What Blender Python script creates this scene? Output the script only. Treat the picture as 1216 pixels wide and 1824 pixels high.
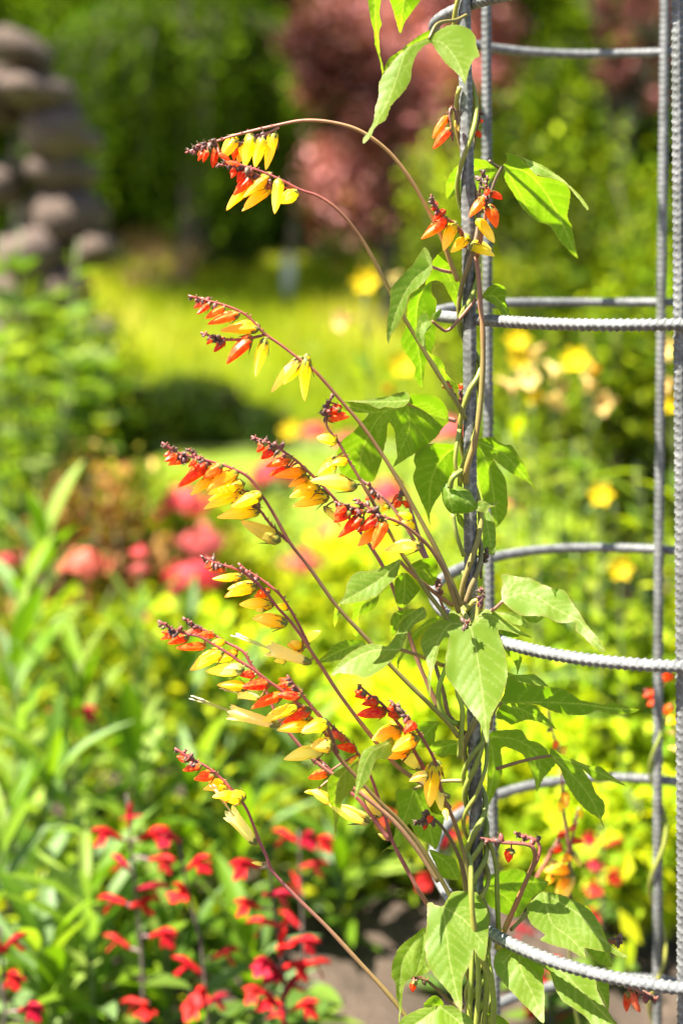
import bpy, math, random
import numpy as np
from mathutils import Vector, Matrix
from mathutils.geometry import delaunay_2d_cdt

for o in list(bpy.data.objects):
    bpy.data.objects.remove(o)
random.seed(7)
rng = np.random.default_rng(7)
scene = bpy.context.scene
COL = scene.collection

# ------------------------------------------------------------------ camera
EYE = 1.25                # eye height above the garden ground
F = 2500.0                # focal length in photo pixels (photo is 1216 x 1824)
cam_d = bpy.data.cameras.new('camera')
cam = bpy.data.objects.new('camera', cam_d)
COL.objects.link(cam)
cam.location = (0, 0, EYE)
cam.rotation_euler = (math.radians(90), 0, 0)
cam_d.sensor_fit = 'HORIZONTAL'
cam_d.sensor_width = 24.0
cam_d.lens = 24.0 * F / 1216.0
cam_d.shift_y = -(912 - 437) / 1216.0
cam_d.clip_start = 0.02
cam_d.clip_end = 500
cam_d.dof.use_dof = True
cam_d.dof.focus_distance = 1.255
cam_d.dof.aperture_fstop = 2.4
scene.camera = cam

# ------------------------------------------------------------------ sky, sun, exposure
SUN = Vector((-0.46, -0.20, 0.87)).normalized()
world = bpy.data.worlds.new('World')
scene.world = world
world.use_nodes = True
wn = world.node_tree
sky = wn.nodes.new('ShaderNodeTexSky')
sky.sky_type = 'NISHITA'
sky.sun_disc = False
sky.sun_elevation = math.asin(SUN.z)
sky.sun_rotation = math.atan2(SUN.x, SUN.y)
wn.links.new(sky.outputs[0], wn.nodes['Background'].inputs[0])
wn.nodes['Background'].inputs[1].default_value = 0.05
sun_d = bpy.data.lights.new('sun', 'SUN')
sun_d.energy = 5.0
sun_d.angle = math.radians(0.5)
sun_d.color = (1.0, 0.95, 0.86)
sun = bpy.data.objects.new('sun', sun_d)
COL.objects.link(sun)
sun.location = (0, 0, 20)
sun.rotation_euler = (-SUN).to_track_quat('-Z', 'Y').to_euler()
scene.view_settings.view_transform = 'Standard'
scene.view_settings.look = 'None'
scene.view_settings.exposure = 2.08
scene.view_settings.gamma = 1.0
scene.cycles.max_bounces = 8
scene.cycles.transparent_max_bounces = 8
scene.cycles.use_denoising = True


# ------------------------------------------------------------------ helpers
def P(px, py, Y):
    """the point at distance Y that stands at photo position (px, py)"""
    return Vector(((px - 608.0) / F * Y, Y, EYE + (437.0 - py) / F * Y))


def link(name, me, mats=None, parent=None):
    o = bpy.data.objects.new(name, me)
    COL.objects.link(o)
    if mats is not None and me is not None and not me.materials:
        for m in (mats if isinstance(mats, (list, tuple)) else [mats]):
            me.materials.append(m)
    if parent is not None:
        o.parent = parent
        o.matrix_parent_inverse = parent.matrix_world.inverted()
    return o


def thing(name, label, cat, loc=(0, 0, 0), group=None):
    o = bpy.data.objects.new(name, None)
    COL.objects.link(o)
    o.location = loc
    o.matrix_world = Matrix.Translation(loc)
    o['label'] = label
    o['category'] = cat
    if group:
        o['group'] = group
    return o


def tag(o, label=None, cat=None, group=None, kind=None):
    if label: o['label'] = label
    if cat: o['category'] = cat
    if group: o['group'] = group
    if kind: o['kind'] = kind
    return o


def mesh(name, v, f, smooth=True, attrs=None, mi=None):
    me = bpy.data.meshes.new(name)
    v = np.asarray(v, dtype=np.float32).reshape(-1, 3)
    if isinstance(f, np.ndarray):
        n, k = f.shape
        me.vertices.add(len(v))
        me.vertices.foreach_set('co', v.ravel())
        me.loops.add(n * k)
        me.loops.foreach_set('vertex_index', f.astype(np.int32).ravel())
        me.polygons.add(n)
        me.polygons.foreach_set('loop_start', np.arange(0, n * k, k, dtype=np.int32))
        me.polygons.foreach_set('loop_total', np.full(n, k, dtype=np.int32))
        me.update(calc_edges=True)
        me.validate()
    else:
        me.from_pydata([tuple(map(float, p)) for p in v], [], f)
        me.update()
    if smooth:
        me.polygons.foreach_set('use_smooth', np.ones(len(me.polygons), dtype=bool))
    if attrs:
        for k, a in attrs.items():
            a = np.asarray(a, dtype=np.float32)
            if a.ndim == 2:
                at = me.color_attributes.new(k, 'FLOAT_COLOR', 'POINT')
                c = np.ones((len(a), 4), dtype=np.float32)
                c[:, :a.shape[1]] = a
                at.data.foreach_set('color', c.ravel())
            else:
                at = me.attributes.new(k, 'FLOAT', 'POINT')
                at.data.foreach_set('value', a)
    if mi is not None:
        me.polygons.foreach_set('material_index', np.asarray(mi, dtype=np.int32))
    return me


class MB:
    """collects vertices, faces, a colour per vertex and a material per face"""
    def __init__(self):
        self.v, self.f, self.c, self.m = [], [], [], []

    def add(self, v, f, c=(1, 1, 1), m=0):
        n = len(self.v)
        self.v += [tuple(p) for p in v]
        self.f += [tuple(i + n for i in q) for q in f]
        if len(c) == len(v) and not isinstance(c[0], (int, float)):
            self.c += [tuple(q) for q in c]
        else:
            self.c += [tuple(c)] * len(v)
        self.m += [m] * len(f)

    def build(self, name, mats, parent=None, smooth=True):
        me = mesh(name, self.v, self.f, smooth, {'col': np.array(self.c, dtype=np.float32)}, self.m)
        return link(name, me, mats, parent)


def crom(pts, n):
    """Catmull-Rom through pts, n samples"""
    p = np.array([list(q) for q in pts], dtype=float)
    if len(p) == 2:
        return p[0] + (p[1] - p[0]) * np.linspace(0, 1, n)[:, None]
    d = np.r_[0, np.cumsum(np.linalg.norm(np.diff(p, axis=0), axis=1))]
    t = np.linspace(0, d[-1], n)
    m = np.empty_like(p)
    m[1:-1] = (p[2:] - p[:-2]) / (d[2:] - d[:-2])[:, None]
    m[0] = (p[1] - p[0]) / (d[1] - d[0])
    m[-1] = (p[-1] - p[-2]) / (d[-1] - d[-2])
    i = np.clip(np.searchsorted(d, t, side='right') - 1, 0, len(p) - 2)
    h = (d[i + 1] - d[i])
    s = ((t - d[i]) / h)[:, None]
    h = h[:, None]
    return ((2 * s**3 - 3 * s**2 + 1) * p[i] + (s**3 - 2 * s**2 + s) * h * m[i]
            + (-2 * s**3 + 3 * s**2) * p[i + 1] + (s**3 - s**2) * h * m[i + 1])


def frames(c):
    t = np.gradient(c, axis=0)
    t /= np.linalg.norm(t, axis=1)[:, None] + 1e-12
    n = np.zeros_like(c)
    a = np.array([0, 0, 1.0]) if abs(t[0][2]) < 0.9 else np.array([1.0, 0, 0])
    u = np.cross(t[0], a)
    u /= np.linalg.norm(u)
    for i in range(len(c)):
        u = u - t[i] * np.dot(u, t[i])
        u /= np.linalg.norm(u) + 1e-12
        n[i] = u
    return t, n, np.cross(t, n)


def tube(c, r, k=8):
    """tube round the samples c with radius r (scalar, per sample, or per sample and side)"""
    c = np.asarray(c, dtype=float)
    t, n, b = frames(c)
    th = np.linspace(0, 2 * np.pi, k, endpoint=False)
    r = np.asarray(r, dtype=float)
    if r.ndim == 0: r = np.full(len(c), float(r))
    if r.ndim == 1: r = np.repeat(r[:, None], k, 1)
    v = (c[:, None, :] + r[:, :, None] * (np.cos(th)[None, :, None] * n[:, None, :] + np.sin(th)[None, :, None] * b[:, None, :]))
    v = v.reshape(-1, 3)
    m = len(c)
    f = []
    for i in range(m - 1):
        for j in range(k):
            j2 = (j + 1) % k
            f.append((i * k + j, i * k + j2, (i + 1) * k + j2, (i + 1) * k + j))
    f.append(tuple(range(k))[::-1])
    f.append(tuple((m - 1) * k + j for j in range(k)))
    return v, f


# ------------------------------------------------------------------ materials
def newmat(name):
    m = bpy.data.materials.new(name)
    m.use_nodes = True
    nt = m.node_tree
    bs = nt.nodes['Principled BSDF']
    return m, nt, bs


def N(nt, t, **k):
    n = nt.nodes.new(t)
    for a, b in k.items():
        setattr(n, a, b)
    return n


def noise(nt, scale, detail=4, rough=0.55, coord='Object'):
    tc = N(nt, 'ShaderNodeTexCoord')
    n = N(nt, 'ShaderNodeTexNoise')
    n.inputs['Scale'].default_value = scale
    n.inputs['Detail'].default_value = detail
    n.inputs['Roughness'].default_value = rough
    nt.links.new(tc.outputs[coord], n.inputs['Vector'])
    return n.outputs['Fac']


def ramp(nt, fac, stops):
    r = N(nt, 'ShaderNodeValToRGB')
    e = r.color_ramp.elements
    while len(e) < len(stops):
        e.new(0.5)
    for el, (p, c) in zip(e, stops):
        el.position = p
        el.color = (*c, 1)
    nt.links.new(fac, r.inputs[0])
    return r.outputs[0]


def mixc(nt, fac, a, b, mode='MIX'):
    m = N(nt, 'ShaderNodeMix', data_type='RGBA', blend_type=mode)
    for i, x in ((0, fac), (6, a), (7, b)):
        if isinstance(x, (int, float)):
            m.inputs[i].default_value = x
        elif isinstance(x, tuple):
            m.inputs[i].default_value = (*x, 1)
        else:
            nt.links.new(x, m.inputs[i])
    return m.outputs[2]


def attr(nt, name, out='Fac'):
    a = N(nt, 'ShaderNodeAttribute', attribute_name=name)
    return a.outputs[out]


def bump(nt, bs, h, strength=0.3, dist=0.001):
    b = N(nt, 'ShaderNodeBump')
    b.inputs['Strength'].default_value = strength
    b.inputs['Distance'].default_value = dist
    nt.links.new(h, b.inputs['Height'])
    nt.links.new(b.outputs[0], bs.inputs['Normal'])


def thin(nt, bs, col, amount, tint=(1, 1, 1)):
    """light that passes through a leaf or petal"""
    out = nt.nodes['Material Output']
    tr = N(nt, 'ShaderNodeBsdfTranslucent')
    c = mixc(nt, 1.0, col, tint, 'MULTIPLY')
    nt.links.new(c, tr.inputs[0])
    ms = N(nt, 'ShaderNodeMixShader')
    ms.inputs[0].default_value = amount
    nt.links.new(bs.outputs[0], ms.inputs[1])
    nt.links.new(tr.outputs[0], ms.inputs[2])
    nt.links.new(ms.outputs[0], out.inputs[0])


def mat_leaf():
    m, nt, bs = newmat('vine_leaf')
    oi = N(nt, 'ShaderNodeObjectInfo')
    g = mixc(nt, oi.outputs['Random'], (0.13, 0.245, 0.010), (0.20, 0.31, 0.018))
    mott = noise(nt, 55, 5)
    g = mixc(nt, mott, mixc(nt, 0.35, g, (0.09, 0.18, 0.008)), mixc(nt, 0.3, g, (0.30, 0.36, 0.03)))
    v = attr(nt, 'vein')
    c = mixc(nt, v, g, (0.36, 0.42, 0.12))
    e = attr(nt, 'worn')
    c = mixc(nt, e, c, (0.30, 0.26, 0.07))
    nt.links.new(c, bs.inputs['Base Color'])
    bs.inputs['Roughness'].default_value = 0.46
    bs.inputs['Specular IOR Level'].default_value = 0.55
    fine = noise(nt, 900, 3)
    bump(nt, bs, fine, 0.25, 0.0006)
    thin(nt, bs, c, 0.55, (1.65, 2.0, 0.22))
    return m


def mat_stem():
    m, nt, bs = newmat('vine_stem')
    c = attr(nt, 'col', 'Color')
    n = noise(nt, 260, 5)
    c = mixc(nt, n, mixc(nt, 0.30, c, (0.02, 0.015, 0.01)), mixc(nt, 0.22, c, (0.55, 0.42, 0.2)))
    nt.links.new(c, bs.inputs['Base Color'])
    bs.inputs['Roughness'].default_value = 0.42
    bs.inputs['Subsurface Weight'].default_value = 0.0
    bump(nt, bs, noise(nt, 1500, 2), 0.35, 0.0004)
    return m


def mat_petal():
    m, nt, bs = newmat('petal')
    oi = N(nt, 'ShaderNodeObjectInfo')
    t = attr(nt, 'along')
    base = oi.outputs['Color']
    warm = mixc(nt, 0.35, base, (0.85, 0.22, 0.02))
    pale = mixc(nt, 0.35, base, (0.93, 0.80, 0.08))
    st = noise(nt, 5.0, 3)
    c = mixc(nt, ramp(nt, st, [(0.35, (0, 0, 0)), (0.7, (1, 1, 1))]), base, pale)
    c = mixc(nt, ramp(nt, t, [(0.0, (0, 0, 0)), (0.86, (0, 0, 0)), (1.0, (0.8, 0.8, 0.8))]), c, warm)
    sp = N(nt, 'ShaderNodeSeparateColor')
    nt.links.new(base, sp.inputs[0])
    k = N(nt, 'ShaderNodeMath', operation='MULTIPLY')
    tp = ramp(nt, t, [(0.35, (0, 0, 0)), (1.0, (0.85, 0.85, 0.85))])
    nt.links.new(sp.outputs[1], k.inputs[0]); nt.links.new(tp, k.inputs[1])
    c = mixc(nt, k.outputs[0], c, (0.93, 0.86, 0.48))  # tip paled in colour for the sunlit highlight at the petal end
    r = attr(nt, 'ridge')
    c = mixc(nt, r, c, mixc(nt, 0.2, c, (0.80, 0.35, 0.02)))
    nt.links.new(c, bs.inputs['Base Color'])
    bs.inputs['Roughness'].default_value = 0.38
    bs.inputs['Specular IOR Level'].default_value = 0.45
    thin(nt, bs, c, 0.60, (1.7, 1.65, 0.8))
    return m


def mat_vcol(name, rough=0.5, trans=0.0, tint=(1, 1, 1), nscale=0, spec=0.4, var=0.35):
    m, nt, bs = newmat(name)
    c = attr(nt, 'col', 'Color')
    if nscale:
        n = noise(nt, nscale, 4)
        c = mixc(nt, n, mixc(nt, var, c, (0.01, 0.012, 0.005)), mixc(nt, var * 0.5, c, (0.6, 0.6, 0.35)))
    nt.links.new(c, bs.inputs['Base Color'])
    bs.inputs['Roughness'].default_value = rough
    bs.inputs['Specular IOR Level'].default_value = spec
    if trans:
        thin(nt, bs, c, trans, tint)
    return m


def mat_objcol(name, rough=0.45, trans=0.35, tint=(1.3, 1.3, 0.6), spec=0.5):
    m, nt, bs = newmat(name)
    oi = N(nt, 'ShaderNodeObjectInfo')
    n = noise(nt, 30, 3)
    c = mixc(nt, n, mixc(nt, 0.3, oi.outputs['Color'], (0.02, 0.03, 0.01)), oi.outputs['Color'])
    nt.links.new(c, bs.inputs['Base Color'])
    bs.inputs['Roughness'].default_value = rough
    bs.inputs['Specular IOR Level'].default_value = spec
    if trans:
        thin(nt, bs, c, trans, tint)
    return m


def mat_rebar(name, dirt):
    m, nt, bs = newmat(name)
    n1 = noise(nt, 120, 6, 0.65)
    n2 = noise(nt, 22, 4)
    zinc = ramp(nt, n1, [(0.30, (0.14, 0.142, 0.134)), (0.5, (0.32, 0.322, 0.305)), (0.72, (0.52, 0.518, 0.49))])
    stain = ramp(nt, n2, [(0.45, (0, 0, 0)), (0.68, (1, 1, 1))])
    s = N(nt, 'ShaderNodeMath', operation='MULTIPLY')
    nt.links.new(stain, s.inputs[0]); s.inputs[1].default_value = dirt
    zinc = mixc(nt, attr(nt, 'rib'), mixc(nt, 0.62, zinc, (0.06, 0.062, 0.062)), zinc)  # valleys between the ribs darkened in colour to deepen their shading
    c = mixc(nt, s.outputs[0], zinc, (0.075, 0.08, 0.06))
    nt.links.new(c, bs.inputs['Base Color'])
    bs.inputs['Metallic'].default_value = 0.3
    r = ramp(nt, n1, [(0.3, (0.62, 0.62, 0.62)), (0.7, (0.42, 0.42, 0.42))])
    nt.links.new(r, bs.inputs['Roughness'])
    bump(nt, bs, noise(nt, 700, 4), 0.4, 0.0005)
    return m


def mat_ground(name, stops, scale, bscale=60, bst=0.6, bd=0.03):
    m, nt, bs = newmat(name)
    c = ramp(nt, noise(nt, scale, 8, 0.65), stops)
    nt.links.new(c, bs.inputs['Base Color'])
    bs.inputs['Roughness'].default_value = 0.9
    bump(nt, bs, noise(nt, bscale, 6), bst, bd)
    return m


def mat_stone():
    m, nt, bs = newmat('fieldstone')
    oi = N(nt, 'ShaderNodeObjectInfo')
    c = ramp(nt, noise(nt, 6, 8, 0.65), [(0.3, (0.028, 0.018, 0.011)), (0.5, (0.085, 0.056, 0.036)), (0.75, (0.20, 0.138, 0.092))])
    c = mixc(nt, oi.outputs['Random'], c, mixc(nt, 0.45, c, (0.24, 0.17, 0.14)))
    nt.links.new(c, bs.inputs['Base Color'])
    bs.inputs['Roughness'].default_value = 0.85
    bump(nt, bs, noise(nt, 25, 8), 0.8, 0.02)
    return m


M_LEAF, M_STEM, M_PETAL = mat_leaf(), mat_stem(), mat_petal()
M_CALYX = mat_vcol('calyx', 0.5, 0.15, (1.2, 1.2, 0.6))
M_BUD = mat_vcol('bud', 0.45, 0.0, nscale=300)
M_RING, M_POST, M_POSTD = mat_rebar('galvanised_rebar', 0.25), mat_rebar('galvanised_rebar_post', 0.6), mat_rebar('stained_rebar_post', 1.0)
M_BGLEAF = mat_objcol('garden_leaf', 0.42, 0.40, (1.6, 1.7, 0.3), 0.2)
M_BGPETAL = mat_objcol('garden_petal', 0.5, 0.30, (1.2, 1.1, 0.9), 0.12)
M_FOL = mat_vcol('foliage', 0.5, 0.34, (1.7, 1.5, 0.4), 0, 0.08)
M_TREE = mat_vcol('tree_foliage', 0.7, 0.18, (1.6, 1.5, 0.4), 0, 0.0)
M_GSTEM = mat_vcol('garden_stem', 0.55, 0.0, nscale=40)
M_BARK = mat_vcol('bark', 0.9, 0.0, nscale=14, var=0.12)
M_STONE = mat_stone()


# ------------------------------------------------------------------ the setting: ground, lawn, bank
def height(x, y):
    """garden floor: flat by the beds, rising to a bank beyond the lawn"""
    s = np.clip((y - 8.2) / 5.0, 0, 1)
    return 0.86 * (s * s * (3 - 2 * s)) + np.clip((y - 13) * 0.012, 0, 1.0) + 0.02 * np.sin(x * 1.7 + y)


def sheet(name, x0, x1, y0, y1, nx, ny, dz, mat, hn=0.0):
    xs, ys = np.linspace(x0, x1, nx), np.linspace(y0, y1, ny)
    X, Y = np.meshgrid(xs, ys)
    Z = height(X, Y) + dz + hn * rng.standard_normal(X.shape)
    v = np.stack([X.ravel(), Y.ravel(), Z.ravel()], 1)
    i = np.arange((ny - 1) * nx).reshape(ny - 1, nx)[:, :-1].ravel()
    f = np.stack([i, i + 1, i + nx + 1, i + nx], 1)
    o = link(name, mesh(name, v, f), mat)
    o['kind'] = 'structure'
    return o


M_SOIL = mat_ground('soil', [(0.3, (0.030, 0.019, 0.011)), (0.55, (0.075, 0.05, 0.032)), (0.75, (0.15, 0.105, 0.07))], 9)
M_LAWN = mat_ground('lawn', [(0.3, (0.13, 0.20, 0.01)), (0.55, (0.20, 0.28, 0.012)), (0.75, (0.26, 0.32, 0.02))], 18)
M_BANK = mat_ground('bank', [(0.3, (0.07, 0.12, 0.015)), (0.55, (0.15, 0.2, 0.03)), (0.75, (0.22, 0.25, 0.05))], 10)
sheet('ground', -150, 150, -20, 300, 150, 320, 0.0, M_SOIL)
sheet('garden_bed_soil', -3.2, 3.2, 0.6, 5.2, 140, 110, 0.012, M_SOIL, 0.006)
sheet('lawn', -4.5, 4.5, 5.2, 8.6, 60, 40, 0.02, M_LAWN)
sheet('meadow_bank', -14, 14, 8.2, 30, 60, 60, 0.035, M_BANK)


# ------------------------------------------------------------------ the rebar trellis
CX, CY, RP, RR = (1190 - 608) / F * 1.4, 1.4, 0.218, 0.2335
trellis = thing('rebar_trellis', 'round grey cage trellis of ribbed steel bars that the flowering vine climbs', 'trellis', (CX, CY, 0))


def rebar_radii(L, n, k, r, pitch, hgt, phase=0.0):
    s = np.linspace(0, L, n)[:, None]
    th = np.linspace(0, 2 * np.pi, k, endpoint=False)[None, :]
    half = np.where(np.sin(th) >= 0, 1, 0)
    u = (s / pitch + (np.where(half, th, -th + np.pi * 2)) / np.pi * 0.95 + 0.5 * half + phase) % 1.0
    pulse = np.clip(1 - np.abs(u - 0.5) / 0.22, 0, 1)
    pulse = pulse * pulse * (3 - 2 * pulse)
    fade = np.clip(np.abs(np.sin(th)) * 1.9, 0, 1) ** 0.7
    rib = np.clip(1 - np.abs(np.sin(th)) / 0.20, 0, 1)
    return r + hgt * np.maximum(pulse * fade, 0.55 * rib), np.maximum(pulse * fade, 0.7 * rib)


POSTS = {  # photo track of each post and its distance
    0: ([(-700, 818), (0, 826), (300, 832), (600, 836), (1000, 838), (1400, 846), (1824, 852), (2990, 864)], CY - RP * math.sin(math.radians(32.7))),
    1: ([(-700, 864), (0, 866), (500, 868), (1000, 871), (1500, 878), (1824, 882), (2600, 888)], CY + RP * math.sin(math.radians(27.3))),
    2: ([(-700, 1192), (0, 1184), (1000, 1173), (1824, 1170), (2450, 1168)], CY + RP),
    3: ([(-700, 1202), (0, 1206), (1000, 1213), (1824, 1217), (3200, 1220)], CY - RP),
}
post_line = {}
for i in range(6):
    if i in POSTS:
        tr, Y = POSTS[i]
        pts = [P(px, py, Y) for py, px in tr]
        pts[-1] = Vector((pts[-1].x, Y, -0.12))
        pts = sorted(pts, key=lambda p: p.z)
    else:
        a = math.radians(27.3 if i == 4 else -32.7)
        x, y = CX + RP * math.cos(a), CY - RP * math.sin(a)
        pts = [Vector((x, y, -0.12)), Vector((x, y, 0.8)), Vector((x, y, 1.83))]
    L = pts[-1].z - pts[0].z
    n = int(L / (0.0016 if i < 4 else 0.006))
    c = crom(pts, n)
    post_line[i] = c
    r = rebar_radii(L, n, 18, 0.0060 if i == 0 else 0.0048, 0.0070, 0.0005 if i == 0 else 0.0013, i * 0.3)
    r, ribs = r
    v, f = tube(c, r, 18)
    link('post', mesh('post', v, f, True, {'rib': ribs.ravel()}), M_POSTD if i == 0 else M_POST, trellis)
RINGS = [1.755, 1.472, 1.183, 0.898, 0.631, 0.397, 0.14]
for j, z in enumerate(RINGS):
    dense = 0 < j < 6
    n = 1260 if dense else 360
    th = np.linspace(0, 2 * np.pi, n, endpoint=False)
    c = np.stack([CX + RR * np.cos(th + j), CY + RR * np.sin(th + j), z + 0.0016 * np.sin(th * 2 + j) + 0.0008 * np.sin(5 * th)], 1)
    k = 18
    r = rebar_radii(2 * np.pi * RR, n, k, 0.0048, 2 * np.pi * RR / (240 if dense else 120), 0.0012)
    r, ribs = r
    t = np.roll(c, -1, 0) - np.roll(c, 1, 0)
    t /= np.linalg.norm(t, axis=1)[:, None]
    up = np.tile([0, 0, 1.0], (n, 1))
    nn = np.cross(up, t); nn /= np.linalg.norm(nn, axis=1)[:, None]
    bb = np.cross(t, nn)
    ph = np.linspace(0, 2 * np.pi, k, endpoint=False)
    v = c[:, None] + r[:, :, None] * (np.cos(ph)[None, :, None] * nn[:, None] + np.sin(ph)[None, :, None] * bb[:, None])
    ii, kk = np.meshgrid(np.arange(n), np.arange(k), indexing='ij')
    f = np.stack([ii * k + kk, ii * k + (kk + 1) % k, ((ii + 1) % n) * k + (kk + 1) % k, ((ii + 1) % n) * k + kk], -1).reshape(-1, 4)
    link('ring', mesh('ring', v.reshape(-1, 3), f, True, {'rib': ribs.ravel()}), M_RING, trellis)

# ------------------------------------------------------------------ the vine
vine = thing('flowering_vine', 'sharp twining vine with lobed green leaves and long red to yellow flower spikes', 'vine',
             (post_line[0][0][0], post_line[0][0][1], 0))
M0 = 0.000512  # metres per photo pixel at the vine


def Z(ox, oy, s):
    return lambda x, y: (ox + x / s, oy + y / s)


S3 = 1216 / 300.0
RA, RB, RC, RD, RE = Z(640, 0, S3), Z(760, 240, S3), Z(660, 420, S3), Z(580, 660, S3), Z(700, 720, S3)
RF, RG, RH, RI, RJ = Z(580, 960, S3), Z(700, 1040, S3), Z(860, 1000, S3), Z(820, 1180, S3), Z(540, 1260, S3)
RK, RL, RM = Z(680, 1380, S3), Z(680, 1540, 1216 / 284.0), Z(850, 1524, 1216 / 366.0)
R1Z, R3Z, R4Z, R5Z = Z(320, 200, S3), Z(310, 500, S3), Z(280, 760, S3), Z(430, 690, 1216 / 340.0)
R8Z, R9Z, R11Z, R14Z, R15Z = Z(330, 960, S3), Z(260, 1080, S3), Z(480, 1180, 1216 / 340.0), Z(290, 1310, 1216 / 330.0), Z(730, 180, 5.7)


def seg_dist(p, a, b):
    ab = b - a
    t = np.clip(((p - a) @ ab) / (ab @ ab + 1e-9), 0, 1)
    return np.linalg.norm(p - (a + t[:, None] * ab), axis=1)


def line_dist(p, line):
    d = np.full(len(p), 1e9)
    for a, b in zip(line[:-1], line[1:]):
        d = np.minimum(d, seg_dist(p, a, b))
    return d


def inside(p, poly):
    x, y = p[:, 0], p[:, 1]
    r = np.zeros(len(p), dtype=bool)
    j = len(poly) - 1
    for i in range(len(poly)):
        xi, yi = poly[i]; xj, yj = poly[j]
        c = ((yi > y) != (yj > y)) & (x < (xj - xi) * (y - yi) / (yj - yi + 1e-12) + xi)
        r ^= c
        j = i
    return r


def leaf(zf, out, veins, d, gx=0.0, gy=-0.5, fold=-0.25, wave=1.0, petiole=None, pcol=(0.24, 0.28, 0.05), pr=0.0016, curl=0.0, worn=0.0, bulge=0.0):
    """a lobed leaf: margin and veins in photo positions, its own distance d at the base of the veins,
    slope across (gx) and down (gy) the blade, fold along the midribs, curl towards the margin"""
    o = np.array([zf(*p) for p in out])
    oc = np.vstack([o, o[:1]])
    d_ = np.r_[0, np.cumsum(np.linalg.norm(np.diff(oc, axis=0), axis=1))]
    t = np.arange(0, d_[-1], 3.2)
    ext = np.vstack([o[-2:], o, o[:2]])
    # closed Catmull-Rom with moderate tension so that tips stay sharp
    seg = np.clip(np.searchsorted(d_, t, side='right') - 1, 0, len(o) - 1)
    s = ((t - d_[seg]) / (d_[seg + 1] - d_[seg] + 1e-9))[:, None]
    p0, p1, p2, p3 = ext[seg + 1], ext[seg + 2], ext[seg + 3], ext[(seg + 4) % len(ext)]
    m1, m2 = 0.36 * (p2 - p0), 0.36 * (p3 - p1)
    rim = (2*s**3 - 3*s**2 + 1) * p1 + (s**3 - 2*s**2 + s) * m1 + (-2*s**3 + 3*s**2) * p2 + (s**3 - s**2) * m2
    rim += rng.normal(0, 0.35, rim.shape)
    vl = [np.array([zf(*p) for p in v]) for v in veins]
    vl = [crom(v, max(6, int(np.linalg.norm(np.diff(v, axis=0), axis=1).sum() / 5))) for v in vl]
    side = []
    for v in vl:
        L = np.linalg.norm(v[-1] - v[0])
        step = max(11.0, L / 9)
        dd = np.r_[0, np.cumsum(np.linalg.norm(np.diff(v, axis=0), axis=1))]
        for q, a in enumerate(np.arange(step * 0.8, dd[-1] * 0.9, step)):
            i = min(np.searchsorted(dd, a), len(v) - 2)
            tg = v[i + 1] - v[i]; tg /= np.linalg.norm(tg) + 1e-9
            for sg in (-1, 1):
                ang = sg * math.radians(48 + rng.uniform(-6, 6))
                ca, sa = math.cos(ang), math.sin(ang)
                dr = np.array([tg[0] * ca - tg[1] * sa, tg[0] * sa + tg[1] * ca])
                ln = min(L * 0.34, 60) * (1 - 0.5 * a / dd[-1]) * rng.uniform(0.8, 1.1)
                k = np.linspace(0, 1, 7)[:, None]
                l = v[i] + dr * ln * k + tg * (ln * 0.22) * k * k
                side.append(l)
    lo, hi = rim.min(0), rim.max(0)
    g = np.stack(np.meshgrid(np.arange(lo[0], hi[0], 4.6), np.arange(lo[1], hi[1], 4.6)), -1).reshape(-1, 2)
    g = g + rng.uniform(-1.1, 1.1, g.shape)
    extra = []
    for v in vl:
        nrm = np.gradient(v, axis=0); nrm = np.stack([-nrm[:, 1], nrm[:, 0]], 1)
        nrm /= np.linalg.norm(nrm, axis=1)[:, None] + 1e-9
        extra += [v, v + nrm * 2.0, v - nrm * 2.0]
    for l in side:
        extra.append(l)
    pts = np.vstack([g] + extra)
    dr = line_dist(pts, np.vstack([rim, rim[:1]]))
    pts = pts[inside(pts, rim) & (dr > 1.6)]
    allp = np.vstack([rim, pts])
    res = delaunay_2d_cdt([Vector(p) for p in allp], [], [list(range(len(rim)))], 1, 1e-4)
    q = np.array([list(p) for p in res[0]])
    faces = [tuple(f) for f in res[2]]
    b = vl[0][0]
    dm = np.full(len(q), 1e9); vein = np.zeros(len(q))
    for v in vl:
        dv = line_dist(q, v); dm = np.minimum(dm, dv)
        vein = np.maximum(vein, np.exp(-(dv / 1.35) ** 2))
    dsd = np.full(len(q), 1e9)
    for l in side:
        dsd = np.minimum(dsd, line_dist(q, l))
    vein = np.maximum(vein, 0.38 * np.exp(-(dsd / 1.1) ** 2))
    rd = line_dist(q, np.vstack([rim, rim[:1]]))
    sz = max(30.0, np.abs(hi - lo).max())
    ph = rng.uniform(0, 6.28, 6)
    dep = gx * (q[:, 0] - b[0]) + gy * (q[:, 1] - b[1])
    dep += fold * np.minimum(dm, 45)
    dep += wave * (2.6 * np.sin(q[:, 0] / sz * 7 + ph[0]) * np.sin(q[:, 1] / sz * 8 + ph[1]) + 1.6 * np.exp(-rd / 9) * np.sin((q[:, 0] * math.cos(ph[2]) + q[:, 1] * math.sin(ph[2])) / 8.5 + ph[3]))
    dep += curl * np.exp(-rd / 14) * 9
    dep -= bulge * np.sqrt(np.clip(rd, 0, 60) / 60) * 45
    dep += 0.55 * np.exp(-(dm / 3) ** 2) + 0.5 * np.exp(-(dsd / 2.6) ** 2)
    dep = np.clip(dep, -150, 150)
    v3 = [P(x, y, d + w * M0) for (x, y), w in zip(q, dep)]
    wv = worn * np.exp(-rd / 3.0) * (rng.random(len(q)) > 0.6) + 0.45 * np.exp(-rd / 1.2)
    me = mesh('leaf', [list(p) for p in v3], faces, True, {'vein': vein, 'worn': np.clip(wv, 0, 1)})
    lo_ = link('leaf', me, M_LEAF, vine)
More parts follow.
